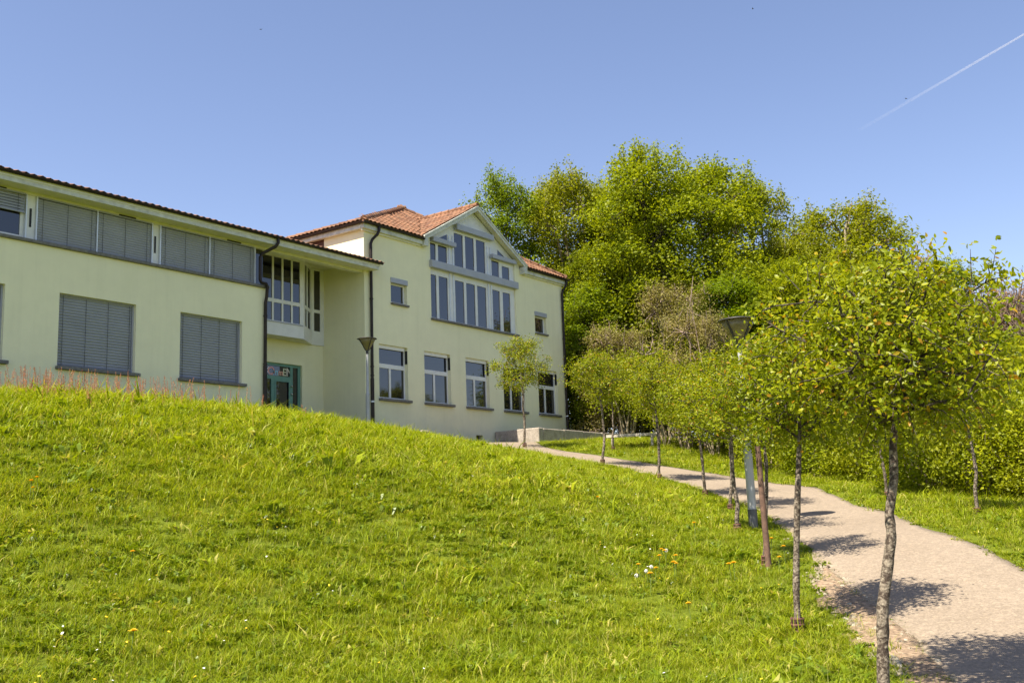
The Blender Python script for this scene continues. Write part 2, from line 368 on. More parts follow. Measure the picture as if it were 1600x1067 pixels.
PL = [(-4,-5.1),(1,-2.15),(5,0.12),(8.6,2.18),(9.71,2.68),(10.98,3.44),(11.57,3.9),(12.16,4.26),(12.95,4.76),(13.68,5.12),(16.12,6.52),(18.07,7.73),(18.55,8.31),(19.58,9.2),(21.45,11.11),(22.4,12.0),(23.15,13.15),(24.1,14.41),(24.75,16.12),(26.3,18.92),(26.7,20.01),(26.6,20.77),(26.0,21.9),(24.2,22.9),(22.5,23.3)]
PR = [(-3,-6.9),(1.97,-3.9),(5.97,-1.6),(9.6,0.52),(12.4,2.15),(12.9,2.48),(13.4,2.8),(14.2,3.35),(15.18,3.97),(16.62,4.77),(17.92,5.7),(18.6,6.14),(19.5,6.6),(21.0,7.55),(22.09,8.99),(23.97,11.14),(25.44,13.53),(26.57,16.01),(27.39,17.96),(28.9,20.0),(30.6,21.2),(31.28,21.6),(31.28,22.6),(31.27,23.655),(22.6,23.655)]
NPATH = 220
LE = smooth(resample(PL, NPATH), 4); RE = resample(PR, NPATH)
# the far plaza ends square at the wall: both edges carry on to the last pair
ev = lambda s_: np.stack([strip_noise(NPATH, 0.035, s_), strip_noise(NPATH, 0.035, s_+1)], 1)
wgt = np.clip((NPATH-30-np.arange(NPATH))/20, 0, 1)[:, None]
LEj = LE+ev(3)*wgt; REj = RE+ev(9)*wgt
def ruled(A, B, nc, lift, name, mat):
    V = []; n = len(A)
    for k in range(nc+1):
        t = k/nc; P_ = A*(1-t)+B*t; z = hz(P_[:,0], P_[:,1])+lift+0.018*math.sin(math.pi*t)
        V.append(np.column_stack([P_, z]))
    bot = [np.column_stack([Q, hz(Q[:,0], Q[:,1])-0.05]) for Q in (A, B)]
    V = [bot[0]]+V+[bot[1]]
    VV = np.concatenate(V).tolist(); F = []
    for k in range(len(V)-1):
        for i in range(n-1): F.append((k*n+i, (k+1)*n+i, (k+1)*n+i+1, k*n+i+1))
    me = bpy.data.meshes.new(name); me.from_pydata(VV, [], F); me.materials.append(mat)
    me.polygons.foreach_set('use_smooth', [True]*len(F)); return link_mesh(name, me)
tag(ruled(LEj, REj, 14, 0.016, 'path', M['path']), kind='structure')
POLY = np.concatenate([LE, RE[::-1]])
def path_sd(x, y):
    """signed distance to the path outline, negative on the path"""
    q = np.stack([np.ravel(x), np.ravel(y)], 1).astype(float); out = np.empty(len(q)); Q0 = POLY; Q1 = np.roll(POLY, -1, 0); ed = np.concatenate([LE, RE])
    for i in range(0, len(q), 4000):
        k = q[i:i+4000]; d = np.sqrt(((k[:,None]-ed[None])**2).sum(-1).min(1))
        yy = k[:,1][:,None]; c = (Q0[None,:,1] > yy) != (Q1[None,:,1] > yy)
        xi = Q0[None,:,0]+(yy-Q0[None,:,1])*(Q1-Q0)[None,:,0]/np.where((Q1-Q0)[None,:,1] == 0, 1e-9, (Q1-Q0)[None,:,1])
        ins = ((c & (k[:,0][:,None] < xi)).sum(1) % 2) == 1; out[i:i+4000] = np.where(ins, -d, d)
    return out.reshape(np.shape(x))
GL = resample([(12.5,4.6),(11.9,4.55),(10.9,4.0),(9.82,3.4),(8.38,2.62),(7.2,1.75),(6.4,1.05)], 60); GR = resample([(12.6,4.5),(11.57,3.8),(10.98,3.36),(9.71,2.62),(8.6,2.1),(7.0,1.2),(6.3,0.8)], 60)
GL = GR+(GL-GR)*0.72
GLj = GL+np.stack([strip_noise(60, 0.07, 21, 2), strip_noise(60, 0.07, 22, 2)], 1)
tag(ruled(GLj, GR, 5, 0.012, 'gravel_strip', M['soil']), kind='structure')
def gravel_in(x, y):
    q = np.stack([np.ravel(x), np.ravel(y)], 1); C_ = (GL+GR)/2
    b = ((q[:,None]-C_[None])**2).sum(-1).argmin(1); w = np.hypot(*(GL-GR).T)[b]/2
    return (np.sqrt(((q-C_[b])**2).sum(1)) < w*1.05).reshape(np.shape(x))

# ------------------------------------------------------------------ the school building
YB = 23.66          # plane of both facades
YR = 25.65          # back wall of the entrance recess
XA, XB0, XB1 = 20.15, 24.34, 36.5
bld = empty('school_building', (24.0, 24.0, 2.3), 'pale yellow school building with red tiled roof and long wing of shuttered windows', 'building')
B_ = bld
fy = lambda y: (lambda a, z: (a, y, z))
fx = lambda x: (lambda a, z: (x, a, z))

# wall of the long wing below the sill band
aw = [(3.03-3.54+0.0, 3.03-3.54+2.16), (3.0, 5.16), (6.49, 8.65), (10.03, 12.2), (13.57, 15.73), (17.11, 19.24)]
aw = [w for w in aw if w[0] > 5]
awh = [(a, b, 3.90, 5.74) for a, b in aw]
MB().wall(-6, XA, 1.2, 6.86, awh, fy(YB), fy(YB+0.38)).build('wall', M['plaster'], B_)
MB().box(XA-0.38, XA, YB+0.382, YR, 1.2, 6.86).build('wall', M['plaster'], B_)
# recess back wall with the doorway
MB().wall(XA-0.3, XB0+0.002, 1.2, 8.9, [(21.0, 23.38, 2.5, 5.04)], fy(YR), fy(YR+0.3)).build('wall', M['plaster'], B_)
# main block: front wall with openings, side wall, far side and back
bw = [(25.01, 26.45), (27.33, 28.79), (29.68, 31.11), (32.03, 33.45), (34.43, 35.84)]
holes = [(a, b, 3.88, 5.73) for a, b in bw]+[(25.64, 26.47, 7.24, 8.12), (34.36, 35.2, 7.24, 8.12), (27.78, 33.04, 6.98, 9.74), (30.2, 30.61, 2.42, 2.84)]
MB().wall(XB0, XB1, 1.2, 9.74, holes, fy(YB), fy(YB+0.38)).build('wall', M['plaster'], B_)
MB().wall(YB+0.381, 31.2, 1.2, 9.73, [(25.58, 28.4, 8.5, 9.72)], fx(XB0), fx(XB0+0.36)).build('wall', M['plaster'], B_)
MB().box(XB1-0.36, XB1, YB+0.381, 31.2, 1.2, 9.73).build('wall', M['plaster'], B_)
MB().box(XB0+0.361, XB1-0.361, 30.85, 31.2, 1.2, 9.73).build('wall', M['plaster'], B_)
MB().box(-6, XB0-0.3, 33.0, 33.3, 1.2, 11.2).build('wall', M['plaster'], B_)
cl = MB()
for k in range(18):
    y0 = 25.58+k*0.157; cl.box(XB0+0.05, XB0+0.09, y0, y0+0.15, 8.45, 9.72)
cl.build('cladding', M['brown_clad'], B_)

def sill(a, b, z, y=YB, parent=None, o=0.13, t=0.085, ext=0.09):
    return MB().box(a-ext*0.4, b+ext, y-o, y+0.12, z-t, z).build('sill', M['stone_sill'], parent, bevel=0.012)

def frame_bars(mb, x0, x1, z0, z1, y0, y1, w):
    mb.box(x0, x0+w, y0, y1, z0, z1); mb.box(x1-w, x1, y0, y1, z0, z1)
    mb.box(x0+w, x1-w, y0, y1, z1-w, z1); mb.box(x0+w, x1-w, y0, y1, z0, z0+w)

def pane(x0, x1, z0, z1, y, parent, mat='pane'):
    return MB().box(x0, x1, y, y+0.025, z0, z1).build('pane', M[mat], parent)

# ground-floor windows of the main block
for i, (a, b) in enumerate(bw):
    y0 = YB+0.13; f = MB(); z0, z1 = 3.88, 5.73
    frame_bars(f, a+0.002, b-0.002, z0+0.002, z1-0.002, y0, y0+0.07, 0.065)
    f.box(a+0.067, b-0.067, y0-0.004, y0+0.066, 4.94, 5.09)
    mx_ = a+0.065+(b-a-0.13)*0.455
    f.box(mx_-0.045, mx_+0.045, y0-0.006, y0+0.064, z0+0.067, 4.94)
    f.box(a+0.067, b-0.067, y0-0.05, y0-0.002, 5.60, 5.728)                   # blind box under the lintel
    w = f.build('window', M['white_wood'], B_, bevel=0.006)
    pane(a+0.067, b-0.067, 5.09, 5.60, y0+0.025, w)
    pane(a+0.067, mx_-0.045, z0+0.067, 4.94, y0+0.025, w)
    pane(mx_+0.045, b-0.067, z0+0.067, 4.94, y0+0.025, w)
    sill(a, b, 3.88, parent=w)
    MB().box(b-0.022, b-0.002, YB+0.015, YB+0.105, 5.16, 5.62).build('vent_slot', M['black'], w)
# small upper windows with a blind box
for a, b in ((25.64, 26.47), (34.36, 35.2)):
    f = MB(); y0 = YB+0.12
    frame_bars(f, a+0.002, b-0.002, 7.242, 7.97, y0, y0+0.06, 0.07)
    w = f.build('window', M['white_wood'], B_, bevel=0.005)
    pane(a+0.07, b-0.07, 7.31, 7.9, y0+0.025, w); sill(a, b, 7.24, parent=w, o=0.09, t=0.07, ext=0.04)
    MB().box(a-0.01, b+0.03, YB-0.03, YB+0.17, 7.955, 8.13).build('blind_box', M['grey_metal'], w, bevel=0.005)
# basement light
w = MB().box(30.21, 30.6, YB+0.2, YB+0.26, 2.4, 2.84).build('basement_window', M['black'], B_)
gr_ = MB()
for k in range(6): gr_.box(30.24+k*0.06, 30.255+k*0.06, YB+0.17, YB+0.19, 2.4, 2.84)
gr_.build('grille', M['pipe'], w)

# the gable glazing
YG = YB+0.06
lowp = [(27.84, 28.17), (28.30, 28.82), (29.25, 29.79), (29.92, 30.47), (30.60, 31.17), (31.57, 32.06), (32.25, 32.75)]
XC = 30.41; SLG = 0.565; ZPK = 11.72
def zrake(x, drop=0.0): return ZPK-drop-SLG*abs(x-XC)
f = MB().wall(27.782, 33.038, 6.982, 8.86, [(a, b, 7.03, 8.63) for a, b in lowp], fy(YG), fy(YG+0.07))
w = f.build('gable_window', M['white_wood'], B_)
for a, b in lowp: pane(a, b, 7.03, 8.63, YG+0.03, w)
for x in (28.9, 29.12, 31.27, 31.46): MB().box(x, x+0.035, YG-0.03, YG-0.001, 7.0, 8.84).build('guide_rail', M['rail'], w)
MB().box(27.74, 33.12, YB-0.11, YB+0.12, 6.90, 6.975).build('sill', M['stone_sill'], w, bevel=0.01)
upp = [(27.84, 28.17, 9.17, 9.82), (28.30, 28.82, 9.17, 9.82), (29.25, 29.79, 9.15, 10.47), (29.92, 30.47, 9.15, 10.47), (30.60, 31.17, 9.15, 10.47), (31.57, 32.06, 9.17, 9.82), (32.25, 32.75, 9.17, 9.70)]
# upper gable wall follows the rake: columns cut by the slope
g2 = MB(); holes2 = list(upp)
xs = sorted({27.78, 33.04, XC, *[h[0] for h in upp], *[h[1] for h in upp]})
zs = [9.02, 9.15, 9.17, 9.70, 9.82]
for i in range(len(xs)-1):
    a, b = xs[i], xs[i+1]; cm = (a+b)/2
    hh = [h for h in upp if h[0] < cm < h[1]]
    segs = [(9.02, None)] if not hh else [(9.02, hh[0][2]), (hh[0][3], None)]
    for z0, z1 in segs:
        t0, t1 = (zrake(a, 0.16), zrake(b, 0.16)) if z1 is None else (z1, z1)
        if min(t0, t1) <= z0+0.01: continue
        g2.prism([(a, YG, z0), (b, YG, z0), (b, YG, t1), (a, YG, t0)], (0, 0.07, 0))
w2 = g2.build('gable_wall', M['white_wood'], B_)
for a, b, z0, z1 in upp: pane(a, b, z0, z1, YG+0.03, w2)
for s_ in (-1, 1):
    x0, x1 = XC+s_*1.58, XC+s_*2.1
    pts = [(x0, YG-0.012, 10.06), (x1, YG-0.012, 10.06), (x0, YG-0.012, zrake(x0, 0.52))]
    if s_ > 0: pts = [pts[0], pts[1], pts[2]]
    MB().prism(pts, (0, 0.01, 0)).build('pane', M['pane'], w2)
for x in (28.9, 29.12, 31.27, 31.46): MB().box(x, x+0.035, YG-0.03, YG-0.001, 9.12, 9.84 if False else 10.3).build('guide_rail', M['rail'], w2)
for (a, b, z0, z1, o) in ((27.72, 33.1, 8.85, 9.12, 0.14), (27.84, 29.17, 9.85, 10.015, 0.13), (31.44, 33.03, 9.86, 10.025, 0.13), (29.25, 31.55, 10.57, 10.79, 0.13)):
    MB().box(a, b, YB-o, YG-0.002, z0, z1).build('blind_box', M['grey_metal'], w2, bevel=0.008)
# gable roof: barge boards, soffit
YBG = 23.44
def rake_board(y0, y1, d0, d1, half, mat, name, parent, x_end=None):
    for s_ in (-1, 1):
        p = [(XC, y0, ZPK-d0), (XC+s_*half, y0, ZPK-d0-SLG*half), (XC+s_*half, y0, ZPK-d1-SLG*half), (XC, y0, ZPK-d1)]
        MB().prism(p if s_ > 0 else p[::-1], (0, y1-y0, 0)).build(name, mat, parent)

# --- tiles
def tile_piece(mb, o, u, v, n, wid, ln):
    """one curved clay tile: o lower-left corner, u along the eave, v up the slope, n normal"""
    prof = [(0.0, 0.022), (0.22, 0.040), (0.5, 0.022), (0.72, 0.004), (1.0, 0.020)]
    lo = [o+u*(a*wid*1.04)+n*(h+0.020) for a, h in prof]; up = [o+u*(a*wid*1.04)+v*(ln*1.12)+n*h for a, h in prof]
    dn = [p-n*0.014 for p in lo]
    F = []
    for i in range(4): F.append((i, i+1, 6+i, 5+i)); F.append((10+i, 11+i, i+1, i))
    mb.add(lo+up+dn, F)
def tile_plane(mb, o, u, v, U, Vn, inside, wid=0.205, ln=0.345):
    o, u, v = Vector(o), Vector(u).normalized(), Vector(v).normalized(); n = u.cross(v).normalized()
    if n.z < 0: n = -n
    for j in range(int(Vn/ln)+1):
        for i in range(int(U/wid)+1):
            p = o+u*(i*wid)+v*(j*ln); c = p+u*(wid/2)+v*(ln/2)
            if inside(c): tile_piece(mb, p+n*random.uniform(-0.004, 0.006)+u*random.uniform(-0.004, 0.004), u, v, n, wid, ln)
    return mb
EX0, EX1, EY0, EY1, EZ = 24.16, 36.68, 23.48, 31.36, 9.85
AP = Vector((XC, 27.4, 12.38))
tf = (AP.z-EZ)/(AP.y-EY0); tl = (AP.z-EZ)/(AP.x-EX0); tr_ = (AP.z-EZ)/(EX1-AP.x); tb = (AP.z-EZ)/(EY1-AP.y)
zf = lambda p: EZ+tf*(p.y-EY0); zl = lambda p: EZ+tl*(p.x-EX0); zr = lambda p: EZ+tr_*(EX1-p.x); zb = lambda p: EZ+tb*(EY1-p.y)
zg = lambda p: ZPK+0.02-SLG*abs(p.x-XC)
c00, c10, c11, c01 = (EX0,EY0,EZ), (EX1,EY0,EZ), (EX1,EY1,EZ), (EX0,EY1,EZ)
xn = (XC-3.16, XC+3.16); vt = (XC, EY0+(ZPK-EZ)/tf, ZPK)
rf = MB()
rf.add([c00, (xn[0],EY0,EZ), vt, tuple(AP)], [(0,1,2,3)]); rf.add([(xn[1],EY0,EZ), c10, tuple(AP), vt], [(0,1,2,3)])
rf.add([c10, c11, tuple(AP)], [(0,1,2)]); rf.add([c11, c01, tuple(AP)], [(0,1,2)]); rf.add([c01, c00, tuple(AP)], [(0,1,2)])
dz_ = lambda p: (p[0], p[1], p[2]-0.05)
for p, q in ((c00, (xn[0],EY0,EZ)), ((xn[1],EY0,EZ), c10), (c10, c11), (c11, c01), (c01, c00)): rf.add([p, dz_(p), dz_(q), q], [(0,1,2,3)])
roofB = rf.build('roof', M['tile'], B_)
tm = MB()
tile_plane(tm, (EX0,EY0-0.07,EZ-0.043+0.012), (1,0,0), (0,1,tf), EX1-EX0, 5.0, lambda c: zf(c) <= zl(c)+0.03 and zf(c) <= zr(c)+0.03 and c.y < AP.y and not (abs(c.x-XC) < 3.3 and zg(c) > zf(c)+0.03))
tile_plane(tm, (EX0-0.04,EY1,EZ-0.016+0.012), (0,-1,0), (1,0,tl), EY1-EY0, 7.0, lambda c: zl(c) <= zf(c)+0.03 and zl(c) <= zb(c)+0.03)
tile_plane(tm, (EX1+0.04,EY0,EZ-0.016+0.012), (0,1,0), (-1,0,tr_), EY1-EY0, 7.0, lambda c: zr(c) <= zf(c)+0.03 and zr(c) <= zb(c)+0.03)
tag(tm.build('roof_tiles', M['tile'], roofB), kind='stuff')
cap = MB()
def ridge_caps(mb, a, b, rad=0.115, ln=0.36):
    a, b = Vector(a), Vector(b); d = (b-a); n = int(d.length/ln); d = d.normalized()
    for i in range(n+1):
        p = a+d*(i*ln); mb.tube([p, p+d*(ln*1.1)], [rad*1.12, rad*0.92], 10)
for c in (c00, c10, c01, c11): ridge_caps(cap, Vector(c)+(AP-Vector(c)).normalized()*0.06+Vector((0,0,0.02)), AP+Vector((0,0,0.03)))
cap.build('ridge_caps', M['tile'], roofB)
# gable roof slab + tiles
ybk = EY0+(ZPK-EZ)/tf
HG = 3.2
gs = MB()
for s_ in (-1, 1):
    xe = XC+s_*HG; ze = ZPK-SLG*HG
    yv = EY0+max(0.0, (ze-EZ)/tf)
    p = [(XC, YBG+0.02, ZPK), (xe, YBG+0.02, ze), (xe, yv+0.1, ze), (XC, ybk+0.1, ZPK)]
    q = [(a, b, c-0.10) for a, b, c in p]
    gs.add(p+q, [(0,1,2,3),(7,6,5,4),(0,4,5,1),(1,5,6,2),(2,6,7,3)])
gable = gs.build('gable_roof', M['fascia'], B_)
tg = MB()
tile_plane(tg, (XC-HG-0.05, ybk+0.4, ZPK-SLG*(HG+0.05)+0.012), (0,-1,0), (1,0,SLG), ybk+0.4-YBG+0.02, HG*1.17, lambda c: c.x < XC+0.02 and c.y > YBG-0.03 and zg(c) > zf(c)-0.12)
tile_plane(tg, (XC+HG+0.05, YBG, ZPK-SLG*(HG+0.05)+0.012), (0,1,0), (-1,0,SLG), ybk+0.4-YBG, HG*1.17, lambda c: c.x > XC-0.02 and zg(c) > zf(c)-0.12)
tag(tg.build('roof_tiles', M['tile'], gable), kind='stuff')
cg = MB(); ridge_caps(cg, (XC, YBG-0.02, ZPK+0.045), (XC, ybk+0.1, ZPK+0.045), 0.09); cg.build('ridge_caps', M['tile'], gable)
rake_board(YBG-0.02, YBG+0.018, 0.02, 0.19, HG+0.02, M['fascia'], 'barge_board', gable)
rake_board(YBG-0.045, YBG-0.022, 0.0, 0.07, HG+0.02, M['fascia'], 'barge_trim', gable)
for s_ in (-1, 1):
    xe = XC+s_*HG; ze = ZPK-SLG*HG
    p = [(XC, YBG+0.02, ZPK-0.105), (xe, YBG+0.02, ze-0.105), (xe, YG, ze-0.105), (XC, YG, ZPK-0.105)]
    MB().prism(p if s_ < 0 else p[::-1], (0, 0, -0.02)).build('soffit', M['cream'], gable)
    xa, xb = sorted((xe, xe-s_*0.22)); MB().box(xa, xb, YBG-0.018, YB-0.002, ze-0.38, ze-0.1).build('eave_block', M['fascia'], gable, bevel=0.01)
for a_, b_ in ((XC-HG+0.23, 27.779), (33.041, XC+HG-0.23)): MB().box(a_, b_, YB+0.004, YB+0.3, 9.742, 9.98).build('infill', M['cream'], gable)
# boxed eaves of the main block
def eave(p0, p1, parent):
    """fascia box between two corner points along one side, given as (x, y) ends of the wall line"""
FZ0, FZ1 = 9.55, 9.80
xg0, xg1 = XC-HG+0.24, XC+HG-0.24
for x0, x1 in ((XB0-0.16, xg0-0.26), (xg1+0.26, XB1+0.16)):
    MB().box(x0, x1, YB-0.16, YB-0.002, FZ0+0.03, FZ1).build('fascia', M['fascia'], B_, bevel=0.008)
    MB().box(x0+0.02, x1-0.01, YB-0.075, YB-0.004, FZ0-0.03, FZ0+0.028).build('fascia', M['cream'], B_)
for x0, x1 in ((XB0-0.16, XB0-0.002), (XB1+0.002, XB1+0.16)):
    MB().box(x0, x1, YB+0.002, 31.3, FZ0+0.03, FZ1).build('fascia', M['fascia'], B_, bevel=0.008)
def gutter(p, q, parent, rad=0.062):
    p, q = Vector(p), Vector(q); d = (q-p).normalized(); sd = d.cross(Vector((0,0,1))); n = 8; mb = MB()
    V = []; 
    for e in (p, q):
        for rr in (rad, rad-0.008):
            for k in range(n+1):
                a = math.pi+math.pi*k/n; V.append(e+sd*(rr*math.cos(a))+Vector((0,0,rr*math.sin(a))))
    m = n+1; F = []
    for k in range(n):
        F.append((k, k+1, 2*m+k+1, 2*m+k)); F.append((m+k+1, m+k, 3*m+k, 3*m+k+1))
        F.append((k+1, k, m+k, m+k+1)); F.append((2*m+k, 2*m+k+1, 3*m+k+1, 3*m+k))
    F += [(0, 2*m, 3*m, m), (n, m+n, 3*m+n, 2*m+n)]
    mb.add(V, F)
    return mb.build('gutter', M['pipe'], parent)
gutter((XB0-0.24, YB-0.225, 9.79), (xg0-0.24, YB-0.225, 9.79), B_)
gutter((xg1+0.24, YB-0.225, 9.79), (XB1+0.24, YB-0.225, 9.79), B_)
gutter((XB0-0.225, 31.3, 9.79), (XB0-0.225, YB-0.2, 9.79), B_)

def downpipe(pts, rad=0.05, clamps=(), boot=None):
    mb = MB().tube(pts, rad, 10)
    o = mb.build('downpipe', M['pipe'], B_)
    for (x, y, z) in clamps: MB().tube([(x, y, z-0.02), (x, y, z+0.02)], rad*1.3, 10).build('clamp', M['pipe'], o)
    if boot: MB().tube(boot, rad*1.22, 10).build('stand_pipe', M['pipe'], o)
    return o
def bend(p, z_top, y_out, y_in, x, x2=None):
    pass
downpipe([(24.86,YB-0.225,9.74),(24.86,YB-0.225,9.6),(24.80,YB-0.19,9.45),(24.66,YB-0.10,9.28),(24.60,YB-0.075,9.12),(24.60,YB-0.075,8.6),(24.60,YB-0.075,2.25)], 0.05, [(24.6,YB-0.075,7.2),(24.6,YB-0.075,4.9),(24.6,YB-0.075,4.6)], [(24.6,YB-0.075,2.2),(24.6,YB-0.075,4.5)])
MB().tube([(24.6,YB-0.075,3.70),(24.6,YB-0.075,3.755)], 0.066, 10).build('clamp', M['rail'], B_)
downpipe([(36.55,YB-0.225,9.74),(36.55,YB-0.225,9.62),(36.52,YB-0.18,9.48),(36.42,YB-0.09,9.3),(36.40,YB-0.075,9.15),(36.40,YB-0.075,2.3)], 0.05, [(36.4,YB-0.075,7.2),(36.4,YB-0.075,5.0)], [(36.4,YB-0.075,2.3),(36.4,YB-0.075,4.3)])
MB().tube([(36.4,YB-0.075,3.85),(36.4,YB-0.075,3.90)], 0.066, 10).build('clamp', M['rail'], B_)

# --- upper band of the long wing
MB().box(-6, XA+0.05, YB-0.09, YB+0.385, 6.862, 6.94).build('sill', M['stone_sill'], B_, bevel=0.012)
MB().box(-6, XB0-0.003, YB+0.07, YB+0.30, 8.085, 8.35).build('lintel', M['cream'], B_)
MB().box(-6, XA, YB+0.2, YB+0.3, 6.941, 8.084).build('band_wall', M['white_wood'], B_)
MB().box(XA-0.42, XA-0.34, YB+0.1, YB+0.199, 6.942, 8.083).build('post', M['white_wood'], B_)
MB().box(XA-0.09, XA, YB+0.3, YR-0.02, 6.942, 8.6).build('band_wall', M['white_wood'], B_)
MB().box(XA-0.33, XA-0.02, YB+0.17, YB+0.198, 6.96, 8.08).build('pane', M['pane'], B_)
# soffit, fascia, gutter, roof of the wing
YF = 23.22
MB().box(-6, 24.62, YF+0.03, YB+0.068, 8.155, 8.18).build('soffit', M['cream'], B_)
MB().box(-6, 24.62, YF, YF+0.028, 8.14, 8.33).build('fascia', M['fascia'], B_, bevel=0.006)
MB().box(-6, 24.64, YF-0.018, YF-0.001, 8.255, 8.34).build('fascia_trim', M['cream'], B_)
gutter((-6, YF-0.075, 8.375), (24.70, YF-0.075, 8.375), B_)
SA = 0.325
ra = MB(); z0_ = 8.385; y0_ = 23.215
ra.add([(-6,y0_,z0_),(24.66,y0_,z0_),(24.66,YB-0.012,z0_+SA*(YB-0.012-y0_)),(XB0-0.004,YB-0.012,z0_+SA*(YB-0.012-y0_)),(XB0-0.004,33.2,z0_+SA*(33.2-y0_)),(-6,33.2,z0_+SA*(33.2-y0_))], [(0,1,2,3,4,5)])
ra.add([(p[0],p[1],p[2]-0.12) for p in ra.v[:6]], [(5,4,3,2,1,0)])
for i in range(6):
    j = (i+1) % 6; ra.f.append((i, i+6, j+6, j)); ra.sm.append(False)
roofA = ra.build('roof', M['tile'], B_)
ta = tile_plane(MB(), (-6,y0_-0.10,z0_+0.012-SA*0.10), (1,0,0), (0,1,SA), 30.7, 3.4, lambda c: c.x < XB0-0.05 or (c.y < YB-0.1 and c.x < 24.7))
tag(ta.build('roof_tiles', M['tile'], roofA), kind='stuff')
downpipe([(20.15,YF-0.075,8.33),(20.15,YF-0.075,8.2),(20.10,YF-0.02,8.08),(19.86,YB-0.13,7.88),(19.80,YB-0.12,7.75),(19.80,YB-0.12,7.06),(19.83,YB-0.14,6.98),(20.0,YB-0.15,6.97),(20.05,YB-0.15,6.9),(20.05,YB-0.12,6.6),(20.05,YB-0.07,6.4),(20.05,YB-0.07,2.4)], 0.05, [(20.05,YB-0.07,6.0),(20.05,YB-0.07,4.55)], [(20.05,YB-0.07,2.4),(20.05,YB-0.07,4.5)])

# --- blinds of closed slats
def slat_mesh(L, h, name='slat'):
    pr = [(-0.5,0.010),(-0.2,-0.002),(0.2,-0.002),(0.5,0.010)]
    v = []; 
    for x in (0, L):
        for (t, d) in pr: v.append((x, d-0.35*h*t, t*h))
        for (t, d) in pr[::-1]: v.append((x, d-0.35*h*t+0.003, t*h))
    n = 8; f = [(i, (i+1)%n, n+(i+1)%n, n+i) for i in range(n)]+[tuple(range(n))[::-1], tuple(range(n, 2*n))]
    me = bpy.data.meshes.new(name); me.from_pydata(v, [], f); me.materials.append(M['slat']); return me
def blind(x0, x1, z0, z1, y, pitch, zlow=None, tilt=0.0, cords=(0.12, 0.5, 0.88)):
    zlow = zlow or z0; mb = MB().box(x0+0.01, x1-0.01, y-0.03, y+0.05, z1-0.035, z1-0.002)
    b = mb.build('blind', M['slat'], B_); org = ORG[b.name]
    MB().box(x0+0.015, x1-0.015, y-0.015, y+0.03, zlow+0.004, zlow+0.028).build('bottom_rail', M['slat'], b)
    me = slat_mesh(x1-x0-0.03, pitch*(1.12 if not tilt else 1.0)); n = int((z1-0.035-zlow-0.03)/pitch+0.3)
    for k in range(n):
        o = link_mesh('slat', me, b, Vector((x0+0.015, y+0.01, zlow+0.03+pitch*(k+0.5)))-org)
        o.rotation_euler = (tilt+random.uniform(-0.02, 0.02), 0, 0)
    c = MB()
    for t in cords: c.box(x0+(x1-x0)*t-0.004, x0+(x1-x0)*t+0.004, y-0.018, y-0.014, zlow+0.02, z1-0.03)
    c.build('cord', M['black'], b)
    return b
for i, (a, b) in enumerate(aw):
    z0, z1 = 3.90, 5.74
    w = MB(); frame_bars(w, a+0.002, b-0.002, z0+0.002, z1-0.002, YB+0.24, YB+0.31, 0.07)
    w = w.build('window', M['white_wood'], B_); pane(a+0.07, b-0.07, z0+0.07, z1-0.07, YB+0.27, w); sill(a, b, z0, parent=w, o=0.12, ext=0.11)
    for x in (a+0.002, b-0.042): MB().box(x, x+0.04, YB+0.10, YB+0.17, z0, z1-0.004).build('guide_rail', M['grey_metal'], w)
    blind(a+0.042, b-0.042, z0+0.005, z1-0.005, YB+0.12, 0.074, tilt=-0.55 if 10 < a < 11 else 0.0, cords=(0.06, 0.36, 0.66, 0.96))
z0, z1 = 6.942, 8.083
for mod in (2.32, 5.86, 9.40, 12.94, 16.47):
    for k in range(2):
        a = mod+k*1.635; b = a+1.60
        if mod < 10 and mod > 9 and k == 1:   # half-raised blind over an open pane
            f = MB(); frame_bars(f, a, b, z0+0.002, z1, YB+0.12, YB+0.18, 0.09); w = f.build('window', M['white_wood'], B_)
            pane(a+0.09, b-0.09, z0+0.09, z1-0.05, YB+0.14, w)
            blind(a+0.01, b-0.01, z0, z1, YB+0.045, 0.07, zlow=z1-0.50, tilt=-0.75)
        else:
            blind(a, b, z0, z1, YB+0.06, 0.066, cords=(0.09, 0.5, 0.91))
        MB().box(b+0.002, b+0.033, YB+0.03, YB+0.12, z0, z1).build('guide_rail', M['rail'], B_)
    MB().box(mod-0.034, mod-0.003, YB+0.03, YB+0.12, z0, z1).build('guide_rail', M['rail'], B_)
    MB().box(mod-0.27, mod-0.036, YB+0.10, YB+0.199, z0, z1).build('panel', M['white_wood'], B_)
    MB().box(mod-0.175, mod-0.125, YB+0.085, YB+0.099, 7.28, 7.75).build('vent_slot', M['black'], B_)
    MB().box(mod+2.25, mod+2.75, YB+0.055, YB+0.069, 8.093, 8.13).build('vent_slot', M['black'], B_)

# --- entrance recess: beam, ceiling, bay, door
MB().box(XA+0.001, XB0-0.002, YB+0.302, YR-0.001, 8.46, 8.5).build('ceiling', M['cream'], B_)
YBY = 24.98
f = MB(); bp = [(21.57, 21.90), (21.97, 22.30), (22.37, 22.68)]; bp += [(XA+0.72-0.0, 21.50)]
bh = [(a, b, 6.98, 8.36) for a, b in bp]+[(a, b, 6.27, 6.86) for a, b in bp]
bay = MB().wall(XA+0.002, 22.85, 5.80, 8.455, bh, fy(YBY), fy(YBY+0.06)).build('bay_window', M['white_wood'], B_)
for a, b, c, d in bh: pane(a, b, c, d, YBY+0.025, bay)
p0 = Vector((22.85, YBY)); p1 = Vector((23.78, 25.60)); dd = (p1-p0); L_ = dd.length; dn = dd.normalized(); nn = Vector((-dn.y, dn.x))
ang = lambda off: (lambda a, z: (p0.x+dn.x*a+nn.x*off, p0.y+dn.y*a+nn.y*off, z))
